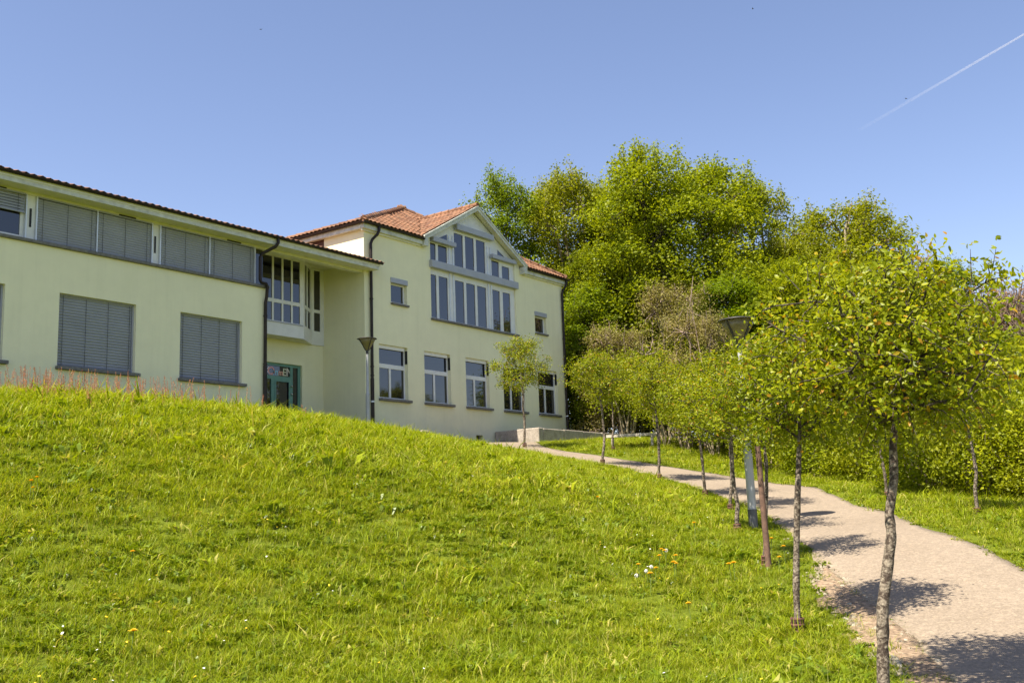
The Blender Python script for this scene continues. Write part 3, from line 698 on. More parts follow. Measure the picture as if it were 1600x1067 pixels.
ah = [(0.16, 0.46, 6.98, 8.36), (0.56, 0.96, 6.98, 8.36), (0.16, 0.46, 6.27, 6.86), (0.56, 0.96, 6.27, 6.86)]
MB().wall(0.0, L_, 5.80, 8.455, ah, ang(0.0), ang(0.06)).build('bay_side', M['white_wood'], bay)
for a, b, c, d in ah:
    q = MB(); q.wall(a, b, c, d, [], ang(0.025), ang(0.045)); q.build('pane', M['pane'], bay)
sh_ = [(23.88, 24.16, 7.03, 8.4), (23.88, 24.16, 6.28, 6.92)]
MB().wall(23.78, XB0-0.003, 5.80, 8.455, sh_, fy(25.60), fy(25.645)).build('bay_side', M['white_wood'], bay)
for a, b, c, d in sh_: pane(a, b, c, d, 25.615, bay)
MB().prism([(XA+0.002, YBY+0.062, 5.802), (22.83, YBY+0.062, 5.802), (23.7, 25.6, 5.802), (23.7, 25.648, 5.802), (XA+0.002, 25.648, 5.802)], (0, 0, 0.05)).build('bay_floor', M['cream'], bay)
MB().box(XA+0.7, 22.8, YBY-0.03, YBY-0.001, 6.215, 6.245).build('bay_sill', M['grey_metal'], bay)
# door
f = MB(); yd = YR+0.08
for a, b, c, d in ((21.002, 21.1, 2.5, 5.038), (23.27, 23.378, 2.5, 5.038), (21.1, 23.27, 4.95, 5.038), (22.93, 23.04, 2.5, 4.95), (21.1, 22.93, 4.50, 4.62), (22.12, 22.27, 2.5, 4.50), (21.45, 21.5, 2.5, 4.5)):
    f.box(a, b, yd, yd+0.08, c, d)
f.box(22.27, 22.93, yd+0.01, yd+0.07, 2.5, 2.75); f.box(21.5, 22.12, yd+0.01, yd+0.07, 2.5, 2.75)
door = f.build('door', M['green_frame'], B_)
pane(21.1, 22.93, 4.62, 4.95, yd+0.035, door); pane(23.04, 23.27, 2.5, 4.95, yd+0.035, door); pane(22.27, 22.93, 2.75, 4.50, yd+0.035, door); pane(21.1, 21.45, 2.5, 4.50, yd+0.035, door); pane(21.5, 22.12, 2.75, 4.50, yd+0.035, door)
f = MB(); fr = 0.05; f.box(22.27, 22.32, yd-0.015, yd, 2.75, 4.5); f.box(22.86, 22.93, yd-0.015, yd, 2.75, 4.5); f.box(22.32, 22.86, yd-0.015, yd, 4.44, 4.5)
f.build('door_leaf', M['green_frame'], door)
for z in (4.32, 4.06): MB().lathe((22.97, yd-0.03, z), [(0.0, -0.03), (0.035, -0.02), (0.04, 0), (0.035, 0.02), (0.0, 0.03)], 12).build('handle', M['steel'], door)
lc = [('K', (0.72,0.62,0.75)), ('O', (0.8,0.35,0.32)), ('m', (0.35,0.62,0.75)), ('m', (0.8,0.42,0.30)), ('E', (0.62,0.62,0.42)), ('N', (0.66,0.60,0.50))]
xs_ = [21.86, 22.0, 22.21, 22.44, 22.62, 22.77]; sz = [0.36, 0.36, 0.30, 0.28, 0.34, 0.38]
for (ch, c), x, s_ in zip(lc, xs_, sz):
    cu = bpy.data.curves.new('letter', 'FONT'); cu.body = ch; cu.size = s_; cu.extrude = 0.002; cu.offset = 0.004
    t = bpy.data.objects.new('letter', cu); COL.objects.link(t)
    t.rotation_euler = (math.pi/2, 0, 0); t.location = (x, yd+0.028, 4.655)
    bpy.context.view_layer.update(); dg = bpy.context.evaluated_depsgraph_get()
    me = bpy.data.meshes.new_from_object(t.evaluated_get(dg)); mw = t.matrix_world.copy(); bpy.data.objects.remove(t)
    me.transform(Matrix.Translation(-ORG[bld.name]) @ mw); me.materials.clear(); me.materials.append(simple('letter_paint_'+ch, c+(1,), 0.6, var=0.03))
    link_mesh('letter', me, door)

# ------------------------------------------------------------------ retaining wall, stub
rw = empty('retaining_wall', (31.4, 21.7, 2.3), 'stained concrete block wall at the corner of the building beside the path', 'wall')
for i in range(2):
    y1 = YB-0.03-i*1.03; MB().box(31.32, 31.62, y1-1.02, y1, 2.1, 3.02-(0.0 if i else 0.015)).build('concrete_block', M['concrete'], rw, bevel=0.03)
for i in range(4):
    x0 = 31.63+i*1.4; MB().box(x0, x0+1.39, 21.57, 21.87, 2.1, 3.0+0.012*(i % 2)).build('concrete_block', M['concrete'], rw, bevel=0.03)
MB().box(25.62, 26.02, 22.35, 22.75, 2.1, 2.74).build('concrete_stub', M['concrete'], None, (25.8, 22.5, 2.3), bevel=0.04)
tag(bpy.data.objects['concrete_stub'], 'low worn concrete block half hidden by the grass in front of the facade', 'block')

# ------------------------------------------------------------------ street lamps
def lamp(loc, label, lean=(0, 0)):
    r_ = empty('street_lamp', loc, label, 'street lamp', 'path lamps')
    x, y, z = loc
    def at(h): return (x+lean[0]*h, y+lean[1]*h, z+h)
    MB().tube([at(-0.3), at(0.32)], 0.072, 14).build('base_collar', M['pole_dark'], r_)
    MB().tube([at(0.32), at(1.5)], 0.066, 14).build('lower_pole', M['alu'], r_)
    MB().tube([at(1.5), at(1.56), at(2.86)], [0.066, 0.045, 0.04], 14).build('upper_pole', M['alu'], r_)
    MB().tube([at(2.80), at(2.98)], [0.05, 0.035], 12).build('neck', M['lamp_rib'], r_)
    c = at(2.9)
    MB().lathe(c, [(0.045, 0.02), (0.10, 0.09), (0.19, 0.24), (0.275, 0.375), (0.268, 0.375), (0.185, 0.245), (0.09, 0.10), (0.03, 0.03)], 24).build('shade', M['lamp_glass'], r_)
    for k in range(4):
        a = math.pi/4+k*math.pi/2+0.5; ca, sa = math.cos(a), math.sin(a)
        MB().tube([(c[0]+ca*q, c[1]+sa*q, c[2]+h) for q, h in ((0.04, 0.0), (0.108, 0.085), (0.198, 0.235), (0.29, 0.385))], 0.017, 6).build('rib', M['lamp_rib'], r_)
    MB().lathe(c, [(0.0, 0.43), (0.16, 0.425), (0.31, 0.395), (0.318, 0.38), (0.305, 0.375), (0.0, 0.376)], 28).build('cap', M['lamp_rib'], r_)
    MB().lathe(c, [(0.0, 0.30), (0.05, 0.29), (0.06, 0.2), (0.05, 0.10), (0.0, 0.09)], 14).build('bulb_housing', M['rail'], r_)
    return r_
lamp((15.16, 6.49, float(hz(15.16, 6.49))), 'grey street lamp with amber cone head standing among the young trees by the path', (-0.012, 0.0))
lamp((23.45, 22.70, 2.30), 'grey street lamp with amber cone head beside the brown downpipe of the facade')

# ------------------------------------------------------------------ vegetation builders
def leaf_mesh(name, P_, Nn, S, mat, g, detail=0, asp=0.62):
    n = len(P_); t = g.normal(size=(n, 3)); t -= Nn*(t*Nn).sum(1, keepdims=True); t /= np.linalg.norm(t, axis=1, keepdims=True)+1e-9
    b = np.cross(Nn, t); S = S[:, None]
    fold = g.uniform(0.05, 0.35, (n, 1)); droop = g.uniform(-0.05, 0.3, (n, 1))
    if detail == 0:
        w = asp*0.5
        V = np.stack([P_, P_+S*(0.45*t+w*b+fold*w*Nn), P_+S*(t-droop*Nn), P_+S*(0.45*t-w*b+fold*w*Nn)], 1)
        F = np.array([[0,1,2],[0,2,3]])
    else:
        w = asp*0.5; m1 = P_+S*(0.36*t-0.06*droop*Nn); m2 = P_+S*(0.72*t-0.4*droop*Nn)
        V = np.stack([P_, P_+S*(0.30*t+w*b+fold*w*Nn), P_+S*(0.68*t+w*0.85*b+(fold*w-0.35*droop)*Nn), P_+S*(t-droop*Nn),
                      P_+S*(0.68*t-w*0.85*b+(fold*w-0.35*droop)*Nn), P_+S*(0.30*t-w*b+fold*w*Nn), m1, m2], 1)
        F = np.array([[0,1,6],[1,2,6],[2,7,6],[2,3,7],[0,6,5],[5,6,4],[4,6,7],[4,7,3]])
    k = V.shape[1]; V = V.reshape(-1, 3); nf = len(F)
    FF = (F[None]+(np.arange(n)*k)[:, None, None]).reshape(-1)
    me = bpy.data.meshes.new(name); me.vertices.add(len(V)); me.vertices.foreach_set('co', V.ravel())
    me.loops.add(len(FF)); me.loops.foreach_set('vertex_index', FF.astype(np.int32))
    me.polygons.add(n*nf); me.polygons.foreach_set('loop_start', np.arange(0, len(FF), 3, dtype=np.int32)); me.polygons.foreach_set('loop_total', np.full(n*nf, 3, dtype=np.int32))
    me.materials.append(mat); me.update(calc_edges=True); me.validate(); return me

def curve(a, b, sag, g, n=5, wob=0.04):
    a, b = np.array(a, float), np.array(b, float); L = np.linalg.norm(b-a); t = np.linspace(0, 1, n)[:, None]
    p = a*(1-t)+b*t; p[:, 2] += sag*L*np.sin(math.pi*t[:, 0]); w = g.normal(0, wob*L, (n, 3)); w[0] = 0; w[-1] = 0; p += w; return p

def leaves_at(C, spread, per, size, g, center, flat=0.6, up=0.5):
    n = len(C)*per; ci = np.repeat(np.arange(len(C)), per)
    sp = np.asarray(spread)*np.ones(len(C)); off = g.normal(size=(n, 3))*sp[ci][:, None]*np.array([1, 1, flat]); P_ = C[ci]+off
    out = P_-center; out /= np.linalg.norm(out, axis=1, keepdims=True)+1e-6
    N_ = g.normal(size=(n, 3))*0.8+out*0.45+np.array([0, 0, up]); N_ /= np.linalg.norm(N_, axis=1, keepdims=True)
    return P_, N_, g.uniform(0.7, 1.25, n)*size

def make_tree(name, g, H, clear, rx, rz, tr, nl, ntw, per, lsize, leafm, barkm, detail=0, trunk=None, cspread=0.13, ctw=0.42, guard=True, cz=None):
    """young path tree: stem, limbs, twigs, leaves; returns the Empty"""
    root = empty(name, (0, 0, 0)); mb = MB(); lb_ = MB()
    if trunk is None:
        zs = np.linspace(-0.12, H*0.86, 10); wx = np.cumsum(g.normal(0, 0.022, 10)); wy = np.cumsum(g.normal(0, 0.022, 10)); wx -= wx[1]; wy -= wy[1]
        trunk = np.stack([wx, wy, zs], 1)
    zs = trunk[:, 2]; fr = np.clip((zs-zs[0])/(zs[-1]-zs[0]), 0, 1); rad = tr*(1.12-0.25*np.minimum(fr/0.55, 1)-0.75*np.clip((fr-0.55)/0.45, 0, 1))
    dens = np.linspace(0, len(zs)-1, (len(zs)-1)*4+1); tp = np.stack([np.interp(dens, np.arange(len(zs)), trunk[:, k]) for k in range(3)], 1); rr = np.interp(dens, np.arange(len(zs)), rad)*(1+g.normal(0, 0.07, len(dens)))
    mb.tube([tuple(p) for p in tp], list(rr), 10)
    stem = lambda z: np.array([np.interp(z, zs, trunk[:, 0]), np.interp(z, zs, trunk[:, 1]), z])
    cz = cz or (clear+H)/2; ctr = stem(min(cz, zs[-1])); C = []; SHT = []
    for i in range(nl):
        t = (i+0.5)/nl; z0 = clear+(H*0.84-clear)*t**1.15; a0 = stem(z0); az = i*2.399+g.normal(0, 0.25)
        el = -0.55+1.75*t+g.normal(0, 0.16); k = g.uniform(0.72, 1.0)
        e = ctr+np.array([math.cos(az)*math.cos(el)*rx*k, math.sin(az)*math.cos(el)*rx*k, math.sin(el)*rz*k])
        p = curve(a0, e, 0.10*g.normal(), g, 6, 0.035); r0 = tr*0.42*(1-0.45*t)
        lb_.tube([tuple(q) for q in p], list(np.linspace(r0, 0.005, 6)), 6)
        C.append(e)
        for j in range(ntw):
            u = g.uniform(0.25, 1.0); q = p[0]+0; ii = u*5; i0 = min(int(ii), 4); q = p[i0]*(1-ii+i0)+p[i0+1]*(ii-i0)
            d = g.normal(size=3)*np.array([1, 1, 0.75])+0.6*(q-ctr)/(np.linalg.norm(q-ctr)+1e-6); d /= np.linalg.norm(d)
            e2 = q+d*g.uniform(0.4, 1.0)*ctw
            v = (e2-ctr)/np.array([rx, rx, rz])*0.93; L = np.linalg.norm(v)
            if L > 1: e2 = ctr+(e2-ctr)/L
            p2 = curve(q, e2, 0.05, g, 4, 0.06); lb_.tube([tuple(s_) for s_ in p2], [0.0065, 0.005, 0.0035, 0.002], 4, cap=False)
            C.append(e2); C.append((q+e2)/2)
    for i in range(16):
        o_ = np.array(C[g.integers(len(C))]); o_ = o_ if o_[2] > ctr[2] else ctr+np.array([g.normal(0, 0.3), g.normal(0, 0.3), rz*0.6]); e_ = o_+np.array([g.normal(0, 0.05), g.normal(0, 0.05), g.uniform(0.12, 0.3)])
        lb_.tube([tuple(o_), tuple((o_+e_)/2), tuple(e_)], [0.005, 0.004, 0.002], 4, cap=False)
        for u in (0.6, 1.0): SHT.append(o_+(e_-o_)*u)
    mb.build('trunk', barkm, root); tag(lb_.build('branches', M['bark_dark'], root), kind='stuff')
    P_, N_, S_ = leaves_at(np.array(C), cspread, per, lsize, g, ctr, 0.75, 0.4)
    p3, n3, s3 = leaves_at(np.array(SHT), 0.03, 6, lsize, g, ctr, 1.3, 0.5); P_ = np.r_[P_, p3]; N_ = np.r_[N_, n3]; S_ = np.r_[S_, s3]
    me = leaf_mesh('crown', P_, N_, S_, leafm, g, detail, 0.46); tag(link_mesh('crown', me, root), kind='stuff')
    if guard:
        gm = MB(); R_ = 0.06
        for k in range(14):
            a = 2*math.pi*k/14; gm.tube([(R_*math.cos(a), R_*math.sin(a), -0.05), (R_*math.cos(a), R_*math.sin(a), 0.15)], 0.006, 5)
        for z in (0.03, 0.09, 0.145): gm.lathe((0, 0, 0), [(R_+0.007, z-0.008), (R_+0.007, z+0.008), (R_-0.006, z+0.008), (R_-0.006, z-0.008), (R_+0.007, z-0.008)], 18)
        gm.build('trunk_guard', M['guard'], root)
    return root

def make_crown_tree(name, g, H, r, z0, tr, nb, ncl, per, lsize, leafm, barkm, spread=0.3, peak=0.42, ntr=1, shoots=30, lean=0.0, rb=0.42):
    """forest tree: trunk, limbs to separate boughs, each bough a shell of leaf clumps with gaps between"""
    root = empty(name, (0, 0, 0)); mb = MB()
    def prof(t): return (0.66+0.34*math.sin(math.pi/2*t/peak)) if t < peak else max(math.cos(math.pi/2*min((t-peak)/(1.06-peak), 1)), 0.0)**0.6
    for m in range(ntr):
        bx, by = (0, 0) if m == 0 else tuple(g.normal(0, 0.4, 2)); zt = np.linspace(-0.3, H*0.92, 10)
        w = np.cumsum(g.normal(0, 0.10, (10, 2)), 0); w -= w[0]
        tp = np.stack([bx+w[:, 0]+lean*zt, by+w[:, 1], zt], 1); mb.tube([tuple(q) for q in tp], list(tr*(1.1-0.95*(zt-zt[0])/(zt[-1]-zt[0]))), 8)
        if m == 0: TP = tp; ZT = zt
    stem = lambda z: np.array([np.interp(z, ZT, TP[:, 0]), np.interp(z, ZT, TP[:, 1]), z])
    C, SP = [], []
    for i in range(nb):
        t = ((i+0.5)/nb)**0.9; az = i*2.399+g.normal(0, 0.35); R_ = r*prof(t)*g.uniform(0.35, 0.82)*(1-0.5*(t > 0.9)); q = r*rb*g.uniform(0.7, 1.25)*(1.15-0.45*t)
        ax_ = stem(z0+(H-z0)*t*0.9); c = ax_+np.array([R_*math.cos(az), R_*math.sin(az), g.normal(0, 0.25)]); c[2] = min(c[2], H-q*0.8)
        zb = max(z0*0.5, c[2]-R_*g.uniform(0.5, 1.0)-0.4); pth = curve(stem(min(zb, H*0.85)), c, -0.05, g, 5, 0.05); mb.tube([tuple(s_) for s_ in pth], list(np.linspace(tr*0.34, 0.03, 5)), 6, cap=False)
        d = g.normal(size=(ncl, 3)); d[:, 2] = d[:, 2]*0.85+0.22; d += 0.4*np.array([math.cos(az), math.sin(az), 0.1]); d /= np.linalg.norm(d, axis=1, keepdims=True)
        k = c+d*q*np.array([1.0, 1.0, 0.95])*g.uniform(0.55, 1.08, (ncl, 1))
        for j in range(0, ncl, 3): 
            p2 = curve(c, k[j], 0.03, g, 4, 0.07); mb.tube([tuple(s_) for s_ in p2], [0.03, 0.02, 0.013, 0.006], 4, cap=False)
        C.append(k); SP.append(g.uniform(0.6, 1.3, ncl)*spread)
    C = np.concatenate(C); SP = np.concatenate(SP); ctr = np.array([lean*H*0.5, 0, z0+(H-z0)*0.45])
    P_, N_, S_ = leaves_at(C, SP, per, lsize, g, ctr, 0.8, 0.35)
    # upright shoots that break the outline
    top = C[np.argsort(C[:, 2]+0.5*np.hypot(C[:, 0], C[:, 1]))[-max(shoots*3, 1):]]; pick = g.permutation(len(top))[:shoots]
    for i in pick:
        o_ = top[i]; e_ = o_+np.array([g.normal(0, 0.16), g.normal(0, 0.16), g.uniform(0.35, 0.95)])*(H/14); p2 = curve(o_, e_, 0.02, g, 4, 0.05); mb.tube([tuple(s_) for s_ in p2], [0.018, 0.013, 0.009, 0.005], 4, cap=False)
        kk = o_+(e_-o_)*np.linspace(0.3, 1.0, 6)[:, None]; p3, n3, s3 = leaves_at(kk, 0.09, 9, lsize*0.85, g, ctr, 1.2, 0.3); P_ = np.r_[P_, p3]; N_ = np.r_[N_, n3]; S_ = np.r_[S_, s3]
    mb.build('trunk', barkm, root)
    me = leaf_mesh('crown', P_, N_, S_, leafm, g, 0, 0.62); tag(link_mesh('crown', me, root), kind='stuff')
    return root

def make_shrub(name, g, H, r, ncl, per, lsize, leafm, barkm, spread=0.16, stems=9, low=0.08, sr=0.014):
    root = empty(name, (0, 0, 0)); mb = MB(); C = []
    for s_ in range(stems):
        az = g.uniform(0, 6.28); b = np.array([math.cos(az), math.sin(az), 0])*g.uniform(0.02, 0.22)*r; b[2] = -0.1
        e = np.array([math.cos(az+g.normal(0, 0.5)), math.sin(az+g.normal(0, 0.5)), 0])*g.uniform(0.25, 0.85)*r; e[2] = H*g.uniform(0.7, 0.98)
        p = curve(b, e, 0.02, g, 6, 0.03); mb.tube([tuple(q) for q in p], list(np.linspace(sr*g.uniform(0.8, 1.5), 0.003, 6)), 5, cap=False)
    mb.build('stems', barkm, root)
    t = g.uniform(low, 1, ncl); az = g.uniform(0, 6.28, ncl); ph = g.uniform(0, 6.28, 3)
    R_ = r*np.sqrt(np.clip(1-((t-0.45)/0.62)**2, 0.05, 1))*(1+0.22*np.sin(3*az+ph[0]+4*t)+0.15*np.sin(5*az+ph[1]))*np.where(g.random(ncl) < 0.7, g.uniform(0.75, 1.0, ncl), g.uniform(0.1, 0.8, ncl))
    C = np.stack([R_*np.cos(az), R_*np.sin(az), H*t*0.97], 1)
    P_, N_, S_ = leaves_at(C, g.uniform(0.7, 1.3, ncl)*spread, per, lsize, g, np.array([0, 0, H*0.4]), 0.8, 0.4)
    me = leaf_mesh('crown', P_, N_, S_, leafm, g, 0, 0.66); tag(link_mesh('crown', me, root), kind='stuff')
    return root

def place(o, x, y, rz=0.0, s=1.0, sz=None, label=None, cat=None, group=None, dz=0.0):
    o.location = (x, y, float(hz(x, y))+dz); o.rotation_euler = (0, 0, rz); o.scale = (s, s, sz or s)
    ORG[o.name] = Vector(o.location); return tag(o, label, cat, group)
class Pool:
    """first use takes the prototype itself, later uses copy it with its parts"""
    def __init__(s, protos): s.p = protos; s.used = [False]*len(protos)
    def get(s, i):
        i %= len(s.p)
        if not s.used[i]: s.used[i] = True; return s.p[i]
        return copy_tree(s.p[i])

G = np.random.default_rng
# ------------------------------------------------------------------ young trees along the path
tk = np.array([(0,0,-0.15),(0.0,0.0,0.05),(0.012,-0.012,0.35),(0.02,-0.03,0.7),(0.05,-0.065,1.0),(0.062,-0.09,1.2),(0.075,-0.085,1.35),(0.085,-0.12,1.6),(0.105,-0.125,1.85),(0.12,-0.15,2.05),(0.125,-0.14,2.3),(0.12,-0.16,2.6),(0.11,-0.12,2.85)])
tk[:, :2] *= 1.5
t0 = make_tree('young_tree', G(11), 3.2, 2.0, 1.06, 0.70, 0.041, 30, 13, 20, 0.047, M['leaf_young'], M['bark_young'], 1, tk, 0.066, 0.44, cz=2.55)
place(t0, 7.58, 2.37, 0, 1, None, 'young tree with knobbly lichen-spotted trunk beside the gravel patch', 'tree', 'young trees along the path')
tk2 = np.array([(0,0,-0.15),(0.0,0.0,0.05),(0.005,-0.01,0.4),(0.03,-0.035,0.8),(0.05,-0.08,1.3),(0.085,-0.125,1.8),(0.11,-0.16,2.2),(0.12,-0.18,2.6),(0.14,-0.2,2.95)])
t1 = make_tree('young_tree', G(12), 3.0, 1.85, 0.64, 0.58, 0.032, 20, 10, 20, 0.046, M['leaf_young'], M['bark_young'], 1, tk2, 0.085, 0.36, cz=2.42)
place(t1, 9.91, 3.86, 0, 1, None, 'young straight-stemmed tree with rusty mesh guard in the grass near the gravel patch', 'tree', 'young trees along the path')
protos = [make_tree('young_tree', G(20+i), h_, 1.7, rx_, rz_, 0.034, 20, 9, 18, 0.062, M['leaf_young'], M['bark_young'], 0, None, 0.088, 0.42, cz=c_) for i, (h_, rx_, rz_, c_) in enumerate(((3.05, 0.88, 0.80, 2.40), (3.1, 1.08, 0.62, 2.32), (3.3, 0.95, 0.78, 2.50), (3.0, 0.92, 0.66, 2.30)))]
pool = Pool(protos)
for i, (x, y, s, rz, lb) in enumerate([
    (12.44, 5.20, 0.88, 0.3, 'young tree tied to the reddish wooden stake by the path'),
    (14.76, 6.58, 0.87, 1.9, 'young tree right beside the grey lamp pole on the path'),
    (17.11, 7.73, 0.86, 2.7, 'young tree next up the path from the lamp pole'),
    (18.93, 9.07, 0.86, 4.0, 'young tree with bent double stem along the path'),
    (21.24, 11.32, 0.92, 5.1, 'young round-headed tree with dark stem on the grass side of the path'),
    (23.95, 14.45, 1.0, 0.9, 'young round-headed tree with pale stem on the grass side of the path'),
    (27.66, 19.65, 1.12, 2.2, 'young sparse round tree in front of the ground-floor windows'),
    (27.95, 16.46, 0.95, 3.3, 'young tree across the path near the concrete wall'),
    (19.06, 5.55, 0.88, 4.4, 'young thin leaning tree on the verge before the hedge'),
    (16.60, 3.55, 0.78, 5.6, 'young tree with dark stem on the verge by the leafy hedge')]):
    o = place(pool.get(i), x, y, rz, s*(0.92, 1.06, 0.97, 1.0, 1.08, 1.0, 0.95, 0.9, 0.94, 1.0)[i], s*(1.0, 0.94, 1.03, 0.98, 1.0, 1.03, 1.0, 0.97, 1.04, 1.0)[i], lb, 'tree', 'young trees along the path')
    o.rotation_euler = ((0.02, -0.03, 0.035, 0.05, -0.02, 0.015, 0.0, -0.03, 0.06, -0.02)[i], (0.03, 0.02, -0.03, 0.04, 0.0, -0.025, 0.02, 0.03, -0.05, 0.04)[i], rz)
st = MB().tube([(12.37,5.13,float(hz(12.37,5.13))-0.2),(12.335,5.15,float(hz(12.37,5.13))+1.52)], [0.039, 0.035], 10)
tag(st.build('wooden_stake', M['wood_post'], None, (12.37,5.13,float(hz(12.37,5.13)))), 'reddish brown round wooden stake beside a young tree', 'stake')
rl = empty('wooden_rail', (29.2, 16.6, 2.0), 'low pale wooden rail behind the shrubs by the path', 'rail')
MB().box(0,0.01,0,0.01,0,0.01)
d_ = Vector((0.4, -1.15, 0)).normalized(); n_ = Vector((d_.y, -d_.x, 0)); a_ = Vector((29.0, 17.3, 2.25))
MB().prism([a_-n_*0.05, a_+n_*0.05, a_+n_*0.05+Vector((0,0,0.09)), a_-n_*0.05+Vector((0,0,0.09))], d_*1.7).build('rail', M['pale_wood'], rl)
for k in (0.2, 1.5):
    q = a_+d_*k; MB().tube([(q.x, q.y, 1.7), (q.x, q.y, 2.245)], 0.05, 8).build('post', M['pale_wood'], rl)

# ------------------------------------------------------------------ hedge and shrubs
sh = Pool([make_shrub('hedge_shrub', G(40+i), 2.0, 0.95, 120, 48, 0.074, M['leaf_bright'] if i != 1 else M['leaf_mid'], M['bark_pale'], 0.16, 12) for i in range(3)])
hz_list = [(25.81,10.19,1.1),(24.77,9.13,1.05),(24.20,8.32,0.95),(23.56,7.50,1.0),(22.39,6.59,0.95),(21.71,5.81,1.0),(21.01,5.08,0.98),(20.29,4.41,0.95),(19.85,3.83,0.9),(19.31,3.23,0.9),(18.80,2.55,0.95),(18.3,1.8,0.95),
           (23.3,5.2,1.15),(22.3,4.0,1.15),(21.6,2.9,1.15),(20.9,1.8,1.15),(24.6,6.4,1.2),(26.0,7.9,1.25),(27.1,9.4,1.3)]
for i, (x, y, s) in enumerate(hz_list):
    place(sh.get(i), x+0.25*math.sin(i*5.1), y+0.25*math.cos(i*3.3), i*1.7, s*(0.85+0.28*((i*53) % 10)/10), s*(0.72+0.5*((i*37) % 10)/10), ('dull mid-green shrub' if i % 3 == 1 else 'bright yellow-green shrub')+' of the dense hedge beyond the path verge', 'shrub', 'hedge shrubs along the verge')
tall = Pool([make_shrub('hazel_shrub', G(60+i), 2.9, 1.0, 110, 60, 0.085, M['leaf_bright'] if i == 0 else M['leaf_mid'], M['bark_pale'], 0.19, 9, 0.34, 0.024) for i in range(2)])
for i, (x, y, s) in enumerate([(38.2,22.9,1.35),(36.9,21.0,1.3),(37.6,19.9,1.1),(29.9,15.6,0.95),(29.1,14.4,0.9),(28.3,13.2,0.9),(27.5,12.1,0.95),(26.9,11.1,0.95),(38.9,21.6,1.4),(32.6,16.6,1.0),(30.2,13.6,1.1),(28.9,11.6,1.1)]):
    place(tall.get(i), x, y, i*2.1, s, None, ('bright' if i % 2 == 0 else 'duller olive')+' tall hazel shrub with bare pale stems behind the path trees', 'shrub', 'hazel shrubs by the path')
ol = Pool([make_crown_tree('blackthorn_bush', G(70), 5.4, 1.9, 0.4, 0.05, 20, 22, 34, 0.065, M['leaf_olive'], M['bark_purple'], 0.17, 0.4, 5, 60)])
for i, (x, y, s, sz, lb) in enumerate([(39.2,20.2,1.4,1.42,'tallest brownish thorn bush full of fine twigs below the maples'),(29.6,13.6,0.9,0.88,'brownish olive thorn bush just behind the hazel stems'),(37.8,21.5,1.1,1.0,'olive thorn bush between the facade corner and the tallest thorn bush'),(28.6,11.6,0.8,0.62,'lowest olive thorn bush behind the street lamp head')]):
    place(ol.get(i), x, y, 1.3*i, s, sz, lb, 'bush', 'thorn bushes')

# ------------------------------------------------------------------ forest behind
fb = [make_crown_tree('maple_tree', G(80+i), 14, 3.1, 1.6, 0.17, 30, 24, 62, 0.13, M['leaf_bright'], M['bark_dark'], 0.25, 0.4) for i in range(2)]
fd = [make_crown_tree('dark_tree', G(84), 14.3, 2.2, 1.2, 0.15, 26, 20, 62, 0.12, M['leaf_dark'], M['bark_dark'], 0.24, 0.4, rb=0.5)]
fm = [make_crown_tree('beech_tree', G(86+i), 12, 2.8, 0.9, 0.14, 30, 24, 66, 0.108, M['leaf_mid'], M['bark_pale'], 0.22, 0.42, 2, 44) for i in range(2)]
pb, pd_, pm = Pool(fb), Pool(fd), Pool(fm)
def forest(pl, i, x, y, H, r, base, lb, rz):
    pr = base; o = pl.get(i); place(o, x, y, rz, r/pr[1], H/pr[0], lb, 'tree', 'forest trees behind the building', -0.2)
BB, DD, MM = (14, 3.1), (14.3, 2.2), (12, 2.8)
forest(pd_, 0, 38.9, 28.1, 14.1, 2.4, DD, 'dense dark green columnar tree rising just behind the gable', 0.0)
forest(pd_, 0, 39.6, 31.0, 12.6, 2.0, DD, 'dark leafy treetop peeping over the gable roof ridge', 2.0)
forest(pm, 0, 41.9, 26.6, 15.2, 3.6, MM, 'olive green tall tree between the dark column and the bright maple', 0.6)
forest(pb, 0, 42.5, 22.6, 14.9, 3.9, BB, 'bright yellow-green tall maple at the middle of the forest edge', 0.0)
forest(pb, 1, 46.4, 20.9, 15.6, 4.2, BB, 'bright maple with airy top right behind the thorn bushes', 1.0)
forest(pm, 1, 51.0, 20.6, 15.8, 3.8, MM, 'thin-topped tree at the drop of the forest skyline', 2.2)
forest(pm, 0, 45.3, 27.2, 15.2, 3.6, MM, 'olive tree standing deeper in the forest behind the maples', 3.1)
forest(pm, 1, 49.7, 18.7, 11.6, 3.0, MM, 'mid green tree in the dip of the forest skyline', 4.0)
forest(pm, 0, 55.3, 17.2, 14.9, 4.8, MM, 'large rounded yellow-green tree right of the dip in the forest skyline', 5.0)
forest(pb, 0, 44.6, 16.6, 8.8, 2.9, BB, 'bright low tree above the street lamp head', 2.6)
forest(pd_, 0, 42.2, 18.1, 8.2, 2.6, DD, 'dark shady tree in the hollow behind the thorn bushes', 4.4)
forest(pd_, 0, 39.6, 24.6, 7.8, 2.2, DD, 'dark green low tree at the right corner of the facade', 1.1)
forest(pb, 1, 43.2, 22.6, 9.6, 3.0, BB, 'low bright maple filling the forest edge by the facade', 3.7)
forest(pb, 0, 40.6, 24.6, 9.9, 2.3, BB, 'leafy maple close behind the right eave of the roof', 5.2)
forest(pm, 1, 40.8, 10.4, 5.6, 2.4, MM, 'mid green tree behind the crown of the knobbly young tree', 0.3)
forest(pd_, 0, 62.0, 13.0, 12.0, 2.2, DD, 'dark green tree next to the bare purple tree', 5.5)
forest(pm, 0, 37.5, 8.4, 4.9, 2.1, MM, 'low green tree over the hedge beside the bare tree', 1.7)
forest(pb, 1, 33.0, 8.6, 4.4, 2.0, BB, 'bright bushy tree right behind the hedge', 2.9)
forest(pd_, 0, 31.2, 6.2, 4.0, 1.9, DD, 'dark bushy tree in the shade behind the hedge', 0.9)
